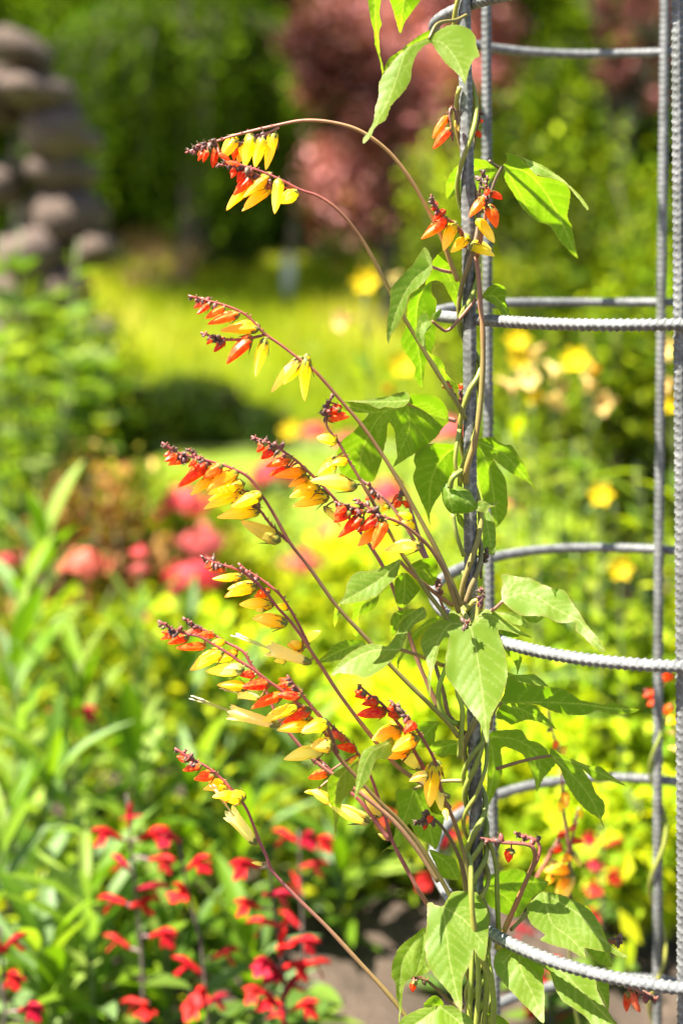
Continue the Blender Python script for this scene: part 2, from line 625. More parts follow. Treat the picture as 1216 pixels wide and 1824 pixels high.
    if petiole:
        pl = [P(*zf(x, y), d + 0.0008 + dz) for x, y, dz in petiole]
        pl[0] = P(*zf(*petiole[0][:2]), d + 0.001)
        c = crom(pl, 18)
        v, f = tube(c, np.linspace(pr * 0.85, pr * 1.1, len(c)), 8)
        mb = MB(); mb.add(v, f, pcol)
        mb.build('petiole', M_STEM, lo_)
    return lo_


PINK, OLIVE, GREEN, DARK = (0.48, 0.20, 0.17), (0.20, 0.17, 0.035), (0.19, 0.27, 0.03), (0.13, 0.07, 0.05)
LIT, BACK = dict(gy=-0.55), dict(gy=0.75)
# top: leaf that hangs over the highest ring in view
leaf(RA, [(500,265),(420,300),(350,335),(290,390),(250,430),(180,520),(140,600),(140,690),(115,770),(100,880),(60,950),(25,1000),(28,1035),(70,1000),(120,910),(190,860),(230,760),(320,660),(370,570),(380,480),(420,380),(480,320),(520,310),(560,370),(610,440),(660,490),(720,540),(760,605),(780,540),(800,470),(830,420),(870,400),(845,330),(840,270),(800,210),(720,175),(640,180),(570,215)],
     [[(500,285),(350,350),(270,560),(200,740),(40,1010)], [(500,285),(600,310),(700,430),(765,590)]], 1.235, gx=0.05, gy=-0.42, fold=0.18, petiole=[(500,280,0), (560,170,0.01), (700,140,0.03), (780,100,0.042)], pcol=OLIVE)
leaf(RA, [(510,215),(460,235),(380,290),(290,365),(210,420),(175,490),(170,525),(230,450),(330,370),(430,310),(500,275)], [[(500,250),(350,330),(180,510)]], 1.262, gy=0.6, fold=0.2)
leaf(RA, [(65,-60),(75,110),(105,230),(115,330),(150,450),(165,540),(170,470),(150,390),(140,240),(160,170),(145,100),(150,-60)], [[(110,-60),(120,200),(160,500)]], 1.25, gx=0.9, gy=0.35, fold=0.5)
leaf(RA, [(220,-60),(240,60),(265,150),(295,235),(330,150),(380,80),(440,0),(470,-60)], [[(330,-60),(310,80),(295,220)]], 1.27, **BACK)
# right leaf by the top, seen from below, one lobe folded over
leaf(RB, [(545,225),(580,180),(570,128),(640,145),(700,185),(760,262),(800,297),(870,305),(930,320),(1000,350),(1035,410),(1030,490),(1015,590),(1045,660),(1060,740),(1085,860),(1090,895),(1050,860),(980,790),(940,740),(890,660),(790,620),(690,530),(640,450),(590,370),(555,300)],
     [[(550,225),(720,270),(850,410),(960,600),(1085,885)], [(550,225),(620,330),(720,520)]], 1.27, gx=0.25, gy=0.62, fold=-0.15, petiole=[(548,222,0), (500,310,0.004), (440,480,0.01), (400,560,0.012)], pcol=(0.16,0.12,0.07))
leaf(RB, [(640,138),(740,180),(830,215),(900,260),(960,300),(1010,345),(1060,390),(1110,440),(1165,520),(1160,545),(1140,520),(1090,455),(1030,385),(1000,352),(930,318),(870,303),(800,293),(755,255),(700,180)],
     [[(660,150),(830,240),(1000,345),(1155,530)]], 1.262, gx=0.1, gy=-0.9, fold=0.3)
leaf(RB, [(330,170),(430,185),(530,240),(500,290),(460,330),(420,400),(390,440),(340,450),(240,430),(190,435),(145,465),(140,350),(165,290),(210,230),(270,190)],
     [[(525,240),(400,240),(260,300),(150,450)], [(525,240),(440,330),(380,430)]], 1.335, gx=-0.2, gy=0.7, petiole=[(528,240,0), (470,205,-0.005), (455,190,-0.02)], pcol=DARK)
# cluster of leaves left of the post above the second ring
leaf(RC, [(390,80),(350,130),(300,210),(240,270),(160,360),(140,400),(140,480),(130,540),(120,620),(115,690),(125,775),(150,710),(190,650),(240,560),(280,430),(330,385),(390,330),(430,270),(445,210),(430,130)],
     [[(435,215),(300,330),(190,540),(125,770)], [(435,215),(390,120),(385,90)]], 1.245, gx=0.35, gy=-0.35, fold=-0.2, petiole=[(440,222,0), (520,250,0.012), (610,265,0.028)], pcol=PINK)
leaf(RC, [(440,330),(400,350),(370,375),(320,385),(290,420),(265,510),(262,600),(250,660),(215,760),(240,830),(280,890),(320,950),(315,1010),(335,1060),(375,1105),(380,1040),(400,920),(440,840),(465,760),(475,660),(470,560),(475,470),(440,410)],
     [[(400,345),(340,480),(330,700),(360,930),(372,1090)]], 1.272, gx=0.1, gy=0.55, fold=-0.2)
leaf(RC, [(445,180),(510,110),(560,130),(600,200),(640,330),(660,400),(655,560),(610,500),(560,410),(530,350),(480,320),(430,330),(395,365),(400,320),(440,250)],
     [[(450,230),(540,260),(620,400),(655,540)]], 1.278, gx=-0.2, gy=0.7, fold=-0.15)
leaf(RC, [(510,525),(440,570),(430,610),(400,560),(360,570),(340,620),(320,720),(350,780),(380,800),(400,830),(390,750),(390,700),(430,660),(445,600),(490,595),(505,560)],
     [[(440,610),(370,640),(360,720),(395,820)]], 1.247, gx=0.2, gy=-0.5, fold=-0.3, petiole=[(440,612,0), (490,655,0.004), (550,685,0.008), (640,600,0.008), (760,455,0.01)], pcol=(0.26,0.1,0.06))
leaf(RC, [(390,810),(430,850),(500,880),(535,950),(540,990),(600,1050),(655,1095),(600,1100),(550,1060),(500,1000),(450,930),(410,880)],
     [[(395,815),(500,950),(650,1093)]], 1.268, **BACK)
leaf(RC, [(805,430),(850,370),(910,345),(965,365),(980,420),(970,460),(1000,530),(1010,590),(960,585),(930,540),(880,490),(830,460)],
     [[(805,435),(900,440),(1005,585)]], 1.262, gx=0.2, gy=0.9, petiole=[(806,436,0), (790,470,0.004)], pcol=DARK)
# big three lobed leaf, seen from below
leaf(RD, [(590,235),(610,170),(700,165),(790,180),(850,230),(880,290),(885,370),(840,420),(790,490),(720,540),(640,600),(560,650),(485,695),(515,620),(505,520),(495,430),(460,375),(445,390),(440,480),(420,560),(400,660),(370,740),(340,800),(260,800),(180,780),(110,740),(80,610),(120,500),(200,440),(260,370),(310,310),(200,300),(110,270),(90,225),(200,225),(300,240),(380,275),(430,262),(500,272),(560,260)],
     [[(590,235),(430,290),(330,300),(120,240)], [(590,235),(400,320),(270,560),(230,780)], [(590,235),(600,420),(490,685)], [(590,235),(720,300),(870,350)]], 1.262, gx=-0.12, gy=0.62, fold=-0.1, petiole=[(592,232,0), (700,275,0.004), (820,330,0.01), (935,362,0.016)], pcol=PINK, pr=0.0020)
leaf(RD, [(90,220),(240,215),(330,205),(430,190),(560,150),(600,170),(605,215),(560,260),(500,270),(430,260),(380,275),(300,240),(200,225)],
     [[(595,215),(450,225),(200,222)]], 1.252, gx=0.2, gy=-0.8, fold=0.1)
leaf(RD, [(640,620),(660,580),(740,530),(850,525),(940,540),(970,600),(980,640),(970,680),(920,730),(890,790),(850,830),(830,890),(790,950),(750,1040),(755,1120),(740,1080),(710,990),(670,900),(635,810),(630,760),(650,700),(635,660)],
     [[(960,545),(850,620),(760,800),(750,1110)]], 1.288, gx=0.15, gy=0.65, fold=-0.15)
leaf(RE, [(605,260),(660,240),(720,235),(760,270),(800,290),(850,295),(880,330),(910,390),(960,460),(990,540),(1045,640),(1000,590),(950,550),(880,515),(800,460),(720,390),(740,430),(790,500),(815,560),(825,660),(825,760),(800,830),(740,890),(720,820),(690,740),(650,700),(630,620),(610,500),(600,380)],
     [[(615,270),(800,360),(920,490),(1040,630)], [(615,270),(700,500),(750,880)]], 1.30, gx=0.1, gy=0.62, fold=-0.12)
leaf(RE, [(640,780),(690,770),(730,850),(740,920),(735,1080),(700,1085),(650,1050),(645,900)], [[(665,780),(690,930),(715,1075)]], 1.312, gy=-0.3, gx=0.3)
# rolled leaf in front of the post
leaf(RE, [(345,610),(390,550),(425,585),(490,595),(545,622),(582,670),(600,722),(590,765),(540,785),(470,792),(410,780),(365,720)], [[(395,560),(400,660),(430,770)], [(430,590),(520,680),(590,750)]], 1.268, gy=-0.1, gx=0.0, fold=0.0, bulge=0.9, wave=0.7)
leaf(RE, [(570,730),(610,700),(650,690),(690,715),(760,712),(730,735),(690,750),(680,782),(630,775),(590,765)], [[(580,745),(670,735),(750,716)]], 1.262, gy=-0.4, wave=1.6, worn=0.8)
leaf(RE, [(455,790),(490,800),(515,850),(520,915),(490,880),(462,840)], [[(465,795),(515,905)]], 1.275, **BACK)
# leaves left of the post in the middle
leaf(RF, [(540,150),(520,250),(490,300),(430,350),(380,400),(300,440),(200,460),(95,470),(140,400),(150,330),(190,265),(240,235),(330,230),(430,195)],
     [[(535,160),(420,270),(270,370),(105,465)]], 1.235, gx=0.1, gy=-0.6, fold=-0.15, petiole=[(535,160,0), (590,220,0.01), (680,300,0.02), (800,400,0.035), (915,480,0.042)], pcol=(0.38,0.16,0.08), pr=0.0019)
leaf(RF, [(380,400),(380,440),(350,500),(290,540),(235,560),(240,620),(250,720),(205,700),(190,640),(195,550),(205,460),(300,440)], [[(370,410),(250,500),(225,700)]], 1.255, **BACK)
leaf(RF, [(70,485),(100,470),(110,515),(95,560),(65,640),(55,580)], [[(95,475),(65,635)]], 1.245, **BACK)
leaf(RF, [(500,300),(540,250),(600,255),(650,320),(680,360),(640,420),(590,470),(550,505),(515,480),(495,400)], [[(565,245),(570,360),(550,500)]], 1.258, gy=0.5, gx=0.2)
leaf(RF, [(610,190),(680,150),(780,135),(810,210),(800,300),(770,340),(700,310),(640,260)], [[(600,200),(720,240),(790,330)]], 1.268, gy=0.6)
leaf(RF, [(40,990),(60,940),(150,840),(230,790),(330,755),(435,775),(490,720),(530,640),(580,580),(640,520),(700,490),(730,540),(715,575),(640,620),(590,690),(555,770),(540,800),(500,850),(430,920),(330,990),(270,1005),(220,985),(150,975),(90,970)],
     [[(540,800),(330,810),(150,900),(45,985)], [(540,800),(560,690),(640,580),(725,510)]], 1.228, gx=0.0, gy=-0.7, fold=-0.1, wave=0.7, petiole=[(540,800,0), (620,825,0.008), (700,855,0.02), (860,920,0.045)], pcol=(0.33,0.19,0.05), pr=0.0017)
leaf(RF, [(475,695),(465,600),(490,540),(560,510),(660,510),(600,570),(540,640),(500,690)], [[(490,690),(550,580),(650,515)]], 1.252, **BACK)
leaf(RF, [(-80,905),(0,830),(50,770),(130,735),(250,725),(290,770),(200,810),(120,870),(0,890)], [[(285,750),(120,800),(-70,900)]], 1.242, gy=0.3, gx=-0.4)
# the large pale leaf in the middle
leaf(RG, [(470,215),(420,190),(390,230),(330,270),(260,310),(210,380),(195,430),(220,500),(240,560),(258,620),(245,680),(255,740),(265,825),(272,720),(280,640),(310,560),(325,490),(340,430),(370,390),(400,390),(395,440),(380,530),(378,660),(420,720),(470,790),(520,870),(560,920),(620,1000),(650,1080),(675,1152),(692,1100),(700,1000),(730,920),(780,830),(810,740),(825,650),(815,560),(805,480),(770,380),(760,335),(830,342),(920,372),(1003,389),(940,350),(870,300),(800,260),(740,210),(670,180),(620,215),(580,260),(560,300),(510,240)],
     [[(560,310),(590,430),(620,620),(650,850),(675,1140)], [(560,310),(420,290),(330,400),(275,600),(262,780)], [(560,310),(680,225),(820,300),(995,387)]], 1.252, gx=0.0, gy=-0.62, fold=0.12, wave=0.8, petiole=[(555,300,0), (530,240,0.006), (500,190,0.014), (545,150,0.022)], pcol=(0.30,0.36,0.05), pr=0.0022)
leaf(RG, [(760,335),(830,345),(910,372),(870,410),(840,470),(900,500),(930,540),(915,600),(895,655),(890,600),(850,540),(800,470),(770,390)], [[(770,345),(830,420),(900,520),(895,640)]], 1.262, gy=0.9, gx=0.2)
leaf(RG, [(85,470),(60,500),(30,560),(30,630),(50,560),(90,500),(150,420),(200,370),(260,310),(380,240),(330,235),(250,262),(170,330),(110,400)], [[(360,240),(180,340),(85,470),(35,600)]], 1.272, **BACK)
leaf(RH, [(130,100),(160,90),(240,110),(340,120),(420,160),(490,190),(560,200),(600,220),(640,290),(690,360),(730,430),(780,500),(830,550),(885,655),(830,640),(780,600),(720,540),(670,500),(665,440),(600,445),(530,440),(450,400),(380,395),(280,390),(220,360),(160,310),(130,250),(140,160)],
     [[(145,270),(330,230),(520,340),(700,430)], [(700,430),(790,560),(880,650)], [(145,270),(240,140),(330,130)]], 1.24, gx=-0.12, gy=-0.55, fold=0.1, worn=0.5, petiole=[(145,285,0), (100,330,0.01), (65,355,0.02), (0,400,0.035)], pcol=PINK, pr=0.0017)
leaf(RH, [(490,192),(560,200),(600,220),(640,290),(690,360),(728,430),(690,415),(640,370),(580,320),(540,270)], [[(495,200),(600,290),(720,425)]], 1.236, gx=0.6, gy=-0.3)
leaf(RH, [(280,395),(380,380),(438,405),(400,440),(340,440)], [[(285,395),(430,410)]], 1.255, **BACK)
leaf(RH, [(70,362),(200,370),(280,400),(330,485),(280,462),(220,455),(150,420),(100,385)], [[(80,365),(220,400),(325,480)]], 1.262, gy=-0.5)
# the long pointed leaf on the right
leaf(RH, [(130,1020),(150,960),(180,830),(240,860),(340,890),(420,900),(500,910),(570,920),(640,960),(700,1000),(780,1020),(870,1035),(930,1020),(1000,1035),(1060,1060),(1130,1070),(1080,1095),(1000,1105),(920,1100),(830,1075),(740,1110),(650,1110),(560,1100),(480,1075),(390,1035),(250,1025)],
     [[(130,1022),(400,1018),(700,1030),(900,1060),(1120,1072)]], 1.27, gx=-0.08, gy=0.75, fold=-0.12, petiole=[(130,1022,0), (90,1060,0.006), (60,1120,0.008), (50,1210,0.012)], pcol=OLIVE, pr=0.0019)
leaf(RH, [(175,800),(240,820),(360,815),(420,850),(470,900),(500,930),(420,910),(330,885),(240,860),(180,830)], [[(180,815),(350,850),(490,925)]], 1.262, gy=-0.7, gx=0.2, fold=0.2)
leaf(RH, [(130,1025),(240,1025),(380,1040),(420,1090),(460,1130),(530,1215),(430,1170),(330,1145),(280,1155),(205,1180),(150,1145),(95,1130)], [[(130,1028),(300,1080),(520,1210)]], 1.282, gy=0.8, gx=0.1)
leaf(RI, [(210,510),(300,490),(420,485),(450,500),(490,560),(560,580),(610,620),(640,670),(690,720),(640,790),(590,850),(550,935),(530,840),(490,740),(450,670),(380,630),(310,610),(290,640),(300,710),(300,800),(270,900),(220,1000),(180,1060),(190,900),(200,700)],
     [[(215,540),(400,560),(560,680),(550,920)], [(215,540),(240,760),(190,1040)]], 1.31, gx=-0.05, gy=0.7)
leaf(RI, [(648,675),(650,620),(740,670),(830,710),(930,750),(1010,755),(1080,810),(1195,895),(1080,855),(970,850),(880,770),(940,860),(980,950),(1030,1000),(1040,1080),(1020,1130),(1040,1212),(1000,1130),(920,1080),(850,1010),(800,940),(750,850),(720,770),(690,735)],
     [[(655,675),(850,730),(1010,800),(1185,890)], [(655,675),(840,850),(960,1020),(1035,1200)]], 1.262, gx=0.05, gy=0.6, petiole=[(655,672,0), (460,710,0.01), (260,770,0.02)], pcol=(0.20,0.10,0.04), pr=0.0015)
# small leaf among the lower spikes
leaf(RJ, [(640,215),(560,262),(490,280),(430,320),(400,400),(385,500),(375,600),(370,668),(410,600),(470,520),(500,440),(530,380),(600,375),(640,340),(660,270)], [[(630,250),(490,330),(420,480),(372,660)]], 1.225, gx=0.3, gy=-0.5, fold=0.2)
leaf(RJ, [(400,360),(340,410),(260,450),(190,500),(170,560),(185,680),(210,740),(225,830),(225,930),(235,985),(242,850),(270,760),(280,680),(340,620),(370,560),(380,470)], [[(395,380),(260,520),(225,720),(233,975)]], 1.24, gx=-0.1, gy=0.5)
leaf(RJ, [(665,610),(740,595),(860,585),(890,690),(930,760),(1010,790),(1005,880),(975,1000),(950,1030),(900,980),(860,970),(800,900),(760,840),(735,930),(700,1000),(650,1030),(600,1025),(555,1060),(600,1018),(640,990),(660,900),(680,760)],
     [[(800,590),(760,720),(690,900),(570,1050)], [(800,590),(880,780),(945,1020)]], 1.30, gx=0.1, gy=0.45, petiole=[(800,592,0), (850,570,-0.004), (1000,535,-0.01), (1150,530,-0.015)], pcol=OLIVE)
leaf(RJ, [(830,120),(890,100),(975,110),(955,180),(940,270),(880,290),(820,270),(800,200)], [[(960,115),(880,200),(830,265)]], 1.315, **BACK)
leaf(RJ, [(900,300),(950,250),(1000,235),(1110,245),(1110,340),(1050,345),(1010,370),(960,350),(910,330)], [[(1105,260),(1000,290),(910,320)]], 1.31, **BACK)
leaf(RJ, [(910,1030),(1000,1060),(1090,1090),(1120,1170),(1130,1250),(1000,1230),(960,1150)], [[(920,1040),(1040,1130),(1110,1240)]], 1.298, gy=0.4)
# bottom leaves
leaf(RL, [(345,300),(380,290),(400,310),(465,320),(490,280),(540,210),(620,205),(720,215),(770,270),(800,340),(815,430),(810,560),(800,640),(780,740),(730,700),(700,650),(690,700),(660,780),(620,860),(610,950),(612,1060),(605,1132),(570,1080),(520,990),(470,930),(400,850),(350,760),(330,660),(330,560),(340,470),(345,380)],
     [[(465,325),(490,520),(520,760),(600,1120)], [(465,325),(620,420),(770,600)]], 1.243, gx=0.05, gy=-0.6, fold=0.1, wave=0.8, worn=0.3)
leaf(RL, [(325,480),(250,540),(180,590),(120,650),(80,760),(70,860),(100,900),(110,1000),(130,1100),(128,1216),(150,1110),(160,980),(180,900),(240,860),(310,850),(370,800),(340,740),(325,650),(320,560)], [[(320,500),(170,720),(140,900),(130,1200)], [(320,500),(300,700),(340,800)]], 1.262, gx=0.2, gy=-0.25)
leaf(RL, [(325,480),(340,560),(335,700),(310,780),(245,862),(280,740),(300,600)], [[(330,490),(310,680),(250,855)]], 1.25, gy=-0.4, gx=0.5)
leaf(RL, [(150,1180),(250,1120),(310,1100),(420,1080),(540,1080),(600,1120),(650,1150),(690,1190),(680,1290),(140,1290)], [[(440,1085),(300,1190),(160,1280)], [(440,1085),(560,1180),(660,1280)]], 1.238, gy=-0.6)
leaf(RL, [(310,1130),(320,1070),(345,1035),(395,1000),(440,1020),(475,1080),(400,1110)], [[(460,1080),(330,1080)]], 1.25, gy=0.4)
leaf(RL, [(780,1130),(840,1130),(920,1170),(970,1216),(960,1290),(790,1290)], [[(790,1140),(900,1240)]], 1.27, **BACK)
leaf(RM, [(235,525),(160,540),(110,580),(95,640),(110,700),(160,760),(210,820),(270,880),(330,940),(392,995),(396,900),(396,800),(385,720),(395,675),(340,610)], [[(240,535),(260,680),(330,830),(390,980)], [(240,535),(150,640)]], 1.252, gx=0.05, gy=-0.6, fold=0.1)
leaf(RM, [(245,535),(340,590),(430,620),(560,670),(690,720),(710,800),(740,870),(790,950),(835,1025),(700,1025),(640,960),(560,900),(500,860),(460,790),(430,700),(395,668),(340,640)], [[(250,540),(450,650),(640,830),(820,1015)]], 1.245, gx=0.02, gy=-0.6, fold=0.1)
leaf(RM, [(385,215),(350,240),(310,280),(290,310),(300,370),(330,420),(400,470),(370,500),(440,530),(540,560),(640,615),(630,550),(690,560),(790,580),(840,600),(897,607),(850,575),(790,530),(745,480),(730,420),(680,340),(600,280),(500,235),(430,220)],
     [[(392,225),(440,400),(560,500),(640,600)], [(392,225),(600,350),(720,480),(885,605)]], 1.272, gx=0.05, gy=-0.62, fold=0.05, petiole=[(390,225,0.0), (330,300,0.02), (260,380,0.02), (200,440,0.0)], pcol=OLIVE)
leaf(RM, [(640,300),(720,400),(760,480),(790,600),(797,662),(740,650),(690,620),(650,570),(640,550),(600,480)], [[(650,320),(740,520),(790,650)]], 1.30, **BACK)
leaf(RM, [(695,725),(770,750),(782,860),(772,925),(740,860),(710,790)], [[(700,735),(770,910)]], 1.28, **BACK)
leaf(RM, [(40,130),(130,100),(215,75),(280,95),(340,130),(420,155),(400,200),(385,220),(330,250),(280,320),(240,370),(140,340),(60,290),(30,200)], [[(40,180),(220,160),(410,160)], [(40,180),(180,260),(240,360)]], 1.322, gy=0.6)

# ---- twining stems
def stem(pts, r0, r1, cols, name='twining_stem', parent=None, k=9, n=None):
    pts = [Vector(p) for p in pts]
    L = sum((a - b).length for a, b in zip(pts[:-1], pts[1:]))
    n = n or max(14, int(L / 0.004))
    c = crom(pts, n)
    ts = np.linspace(0, 1, n)
    r = (r0 + (r1 - r0) * ts) * (1 + 0.05 * np.sin(ts * 40))
    v, f = tube(c, r, k)
    cc = np.array(cols)
    cv = np.stack([np.interp(ts, np.linspace(0, 1, len(cc)), cc[:, q]) for q in range(3)], 1)
    mb = MB(); mb.add(v, f, np.repeat(cv, k, 0))
    return mb, c


def post_x(py):
    tr = POSTS[0][0]
    return np.interp(py, [a for a, b in tr], [b for a, b in tr])


def helix(cross, py0, py1, rho, r0, r1, cols):
    D0 = POSTS[0][1]
    ks = np.arange(len(cross)) * 2 * np.pi
    pts = []
    for py in np.arange(py1, py0, -9.0):
        ph = np.interp(py, cross, ks)
        pts.append(P(post_x(py) - rho / M0 * math.sin(ph), py, D0 - rho * math.cos(ph)))
    mb, c = stem(pts, r0, r1, cols)
    mb.build('twining_stem', M_STEM, vine)


VG, VP, VO = (0.22, 0.31, 0.025), (0.17, 0.085, 0.065), (0.32, 0.31, 0.035)
helix([-330, -30, 265, 540, 692, 1000, 1290, 1480, 1690, 1850, 2100], -250, 1990, 0.0094, 0.0030, 0.0022, [VG, VO, VG, VP, VO, VG, VG, VO, VG])
helix([-120, 120, 470, 800, 1045, 1370, 1560, 1760, 1930, 2200], 150, 1990, 0.0096, 0.0029, 0.0020, [VO, VG, VG, VG, VP, VG, VO, VP, VO])
helix([600, 905, 1200, 1340, 1520, 1730, 1900, 2200], 1010, 1990, 0.0105, 0.0027, 0.0018, [VG, VG, VO, VG, VG, VP, VG])
helix([1100, 1420, 1610, 1800, 2000], 1300, 1990, 0.0112, 0.0026, 0.0018, [VO, VG, VO, VG])


def pxstem(path, r0, r1, cols):
    mb, c = stem([P(*p) for p in path], r0, r1, cols)
    mb.build('twining_stem', M_STEM, vine)


pxstem([(829,860,1.272),(830,843,1.262),(833,826,1.258),(846,783,1.255),(856,709,1.254),(860,642,1.252),(859,580,1.15+.1),(855,543,1.252),(853,501,1.256),(848,457,1.262)], 0.0029, 0.0021, [(.34,.30,.05),(.32,.2,.05),(.28,.24,.05),(.3,.2,.06),(.34,.13,.06),(.30,.10,.06)])
pxstem([(818,1350,1.268),(821,1311,1.262),(823,1262,1.262),(815,1237,1.266),(812,1215,1.275)], 0.0026, 0.002, [VG, VG, VO])
pxstem([(818,1290,1.266),(799,1284,1.26),(783,1260,1.258),(781,1227,1.258),(791,1197,1.262),(800,1170,1.27)], 0.0025, 0.002, [VG, VG, VG])
pxstem([(830,1310,1.285),(812,1290,1.27),(798,1272,1.266),(790,1235,1.27),(778,1195,1.28),(770,1170,1.29)], 0.0022, 0.0018, [VP, VP, VP])
pxstem([(838,1190,1.255),(852,1070,1.262),(846,1068,1.262),(832,1085,1.266),(822,1092,1.27)], 0.0022, 0.002, [VO, VO, (.34,.36,.05)])
pxstem([(872,1860,1.262),(879,1800,1.25),(878,1773,1.248),(871,1738,1.244),(855,1703,1.238),(843,1645,1.232),(839,1587,1.232),(838,1540,1.24),(832,1520,1.245)], 0.0030, 0.0024, [VG, VG, VO, VG])
pxstem([(890,1700,1.29),(887,1640,1.285),(885,1587,1.282),(883,1540,1.282),(868,1490,1.282),(858,1460,1.286)], 0.0026, 0.002, [VG, VG])
for dx, dd in ((-14, 0.004), (-3, -0.008), (8, -0.004), (16, 0.008)):
    pxstem([(856 + dx * .5, 2000, 1.28 + dd), (850 + dx, 1860, 1.268 + dd), (856 + dx * 1.3, 1760, 1.262 + dd), (852 + dx * 0.8, 1690, 1.268 + dd), (846 + dx * .4, 1620, 1.275)], 0.0027, 0.0023, [VO, (0.3, 0.36, 0.04), VG])
pxstem([(818,765,1.268),(812,800,1.262),(811,830,1.262),(822,858,1.266)], 0.002, 0.0018, [VG, VO])
pxstem([(806,915,1.262),(812,950,1.262),(826,990,1.268)], 0.0022, 0.002, [(.26,.34,.04), VG])
pxstem([(822,838,1.26),(812,845,1.256),(805,852,1.255),(801,868,1.258)], 0.0024, 0.0026, [(.22,.33,.04), VG])

# ---- flowers
def flower_mesh(name, seed, fat=0.5, bend=0.06, pinch=0.0):
    r_ = np.random.default_rng(seed)
    n, k = 18, 30
    t = np.linspace(0, 1, n)
    prof = np.interp(t, [0, .06, .2, .45, .68, .85, .95, 1.0], [.34, .45, .53, .50, .38, .23, .12, .015])
    prof *= 1 + 0.04 * np.sin(t * 9 + seed)
    th = np.linspace(0, 2 * np.pi, k, endpoint=False)
    v, al, rg = [], [], []
    tw = r_.uniform(-0.5, 0.5)
    for i in range(n):
        for j in range(k):
            rid = 1.15 - 1.9 * abs(math.sin(2.5 * (th[j] + tw * t[i])))
            rr = prof[i] * (1 + 0.15 * rid * (0.5 + t[i] * 0.5) - 0.02)
            v.append((t[i], rr * math.cos(th[j]), rr * math.sin(th[j]) * 0.88 + bend * 5 * t[i] * (1 - t[i]) - bend * t[i]))
            al.append(t[i]); rg.append(max(0, rid) ** 3 * 0.6)
    f = []
    for i in range(n - 1):
        for j in range(k):
            j2 = (j + 1) % k
            f.append((i * k + j, i * k + j2, (i + 1) * k + j2, (i + 1) * k + j))
    f.append(tuple((n - 1) * k + j for j in range(k)))
    mi = [0] * len(f)
    col = [(1, 1, 1)] * len(v)
    # calyx: a small green cup with five awns that stand away from the tube
    def addp(vv, ff, c):
        nonlocal v, f, mi, al, rg, col
        b = len(v)
        v += [tuple(p) for p in vv]; f += [tuple(q + b for q in g) for g in ff]
        mi += [1] * len(ff); al += [0.0] * len(vv); rg += [0.0] * len(vv); col += [c] * len(vv)
    tt = np.linspace(0, 1, 6)
    c = np.stack([-0.07 + tt * 0.22, tt * 0, tt * 0], 1)
    a, g = tube(c, np.array([.08, .24, .36, .42, .44, .41]), 10)
    addp(a, g, (0.20, 0.22, 0.04))
    for q in range(5):
        an = q * 1.2566 + r_.uniform(-.3, .3)
        ln = r_.uniform(.20, .42)
        ts = np.linspace(0, 1, 5)
        out = 0.36 + ts * r_.uniform(0.10, 0.55)
        c = np.stack([0.08 + ts * ln * 0.8, out * math.cos(an), out * math.sin(an)], 1)
        a, g = tube(c, np.array([.05, .04, .03, .022, .012]), 5)
        addp(a, g, (0.17, 0.12, 0.03))
    return mesh(name, v, f, True, {'along': al, 'ridge': rg, 'col': np.array(col)}, mi)


def open_flower_mesh(name, seed):
    r_ = np.random.default_rng(seed)
    n, k = 16, 20
    t = np.linspace(0, 1, n)
    prof = np.interp(t, [0, .06, .25, .6, .85, 1.0], [.16, .24, .36, .42, .46, .56])
    th = np.linspace(0, 2 * np.pi, k, endpoint=False)
    v, al, rg = [], [], []
    for i in range(n):
        for j in range(k):
            rid = math.cos(5 * th[j])
            rr = prof[i] * (1 + 0.10 * rid)
            x = t[i] + (0.07 * rid + r_.uniform(-.03, .03)) * (t[i] > 0.97)
            v.append((x, rr * math.cos(th[j]), rr * math.sin(th[j]) * .9 + 0.16 * t[i] * (1 - t[i])))
            al.append(t[i] * 0.6); rg.append(0)
    f = []
    for i in range(n - 1):
        for j in range(k):
            j2 = (j + 1) % k
            f.append((i * k + j, i * k + j2, (i + 1) * k + j2, (i + 1) * k + j))
    mi = [0] * len(f)
    col = [(1, 1, 1)] * len(v)
    for q in range(6):
        e = r_.uniform(1.55, 1.95); dy, dz = r_.uniform(-.3, .3), r_.uniform(-.1, .35)
        c = crom([(0.3, 0, 0), (1.0, dy * .4, dz * .3), (e, dy, dz)], 10)
        a, g = tube(c, np.full(10, .020), 5)
        b = len(v)
        v += [tuple(p) for p in a]; f += [tuple(z + b for z in w) for w in g]; mi += [1] * len(g); al += [0] * len(a); rg += [0] * len(a); col += [(.75, .68, .32)] * len(a)
        c = np.array([(e - .02, dy, dz), (e + .04, dy, dz + .01), (e + .10, dy, dz + .01), (e + .14, dy, dz)])
        a, g = tube(c, np.array([.02, .055, .055, .02]), 6)
        b = len(v)
        v += [tuple(p) for p in a]; f += [tuple(z + b for z in w) for w in g]; mi += [1] * len(g); al += [0] * len(a); rg += [0] * len(a); col += [(.82, .76, .5)] * len(a)
    tt = np.linspace(0, 1, 6)
    a, g = tube(np.stack([-0.07 + tt * 0.22, tt * 0, tt * 0], 1), np.array([.07, .17, .24, .28, .29, .27]), 10)
    b = len(v)
    v += [tuple(p) for p in a]; f += [tuple(z + b for z in w) for w in g]; mi += [1] * len(g); al += [0] * len(a); rg += [0] * len(a); col += [(.24, .26, .05)] * len(a)
    return mesh(name, v, f, True, {'along': al, 'ridge': rg, 'col': np.array(col)}, mi)


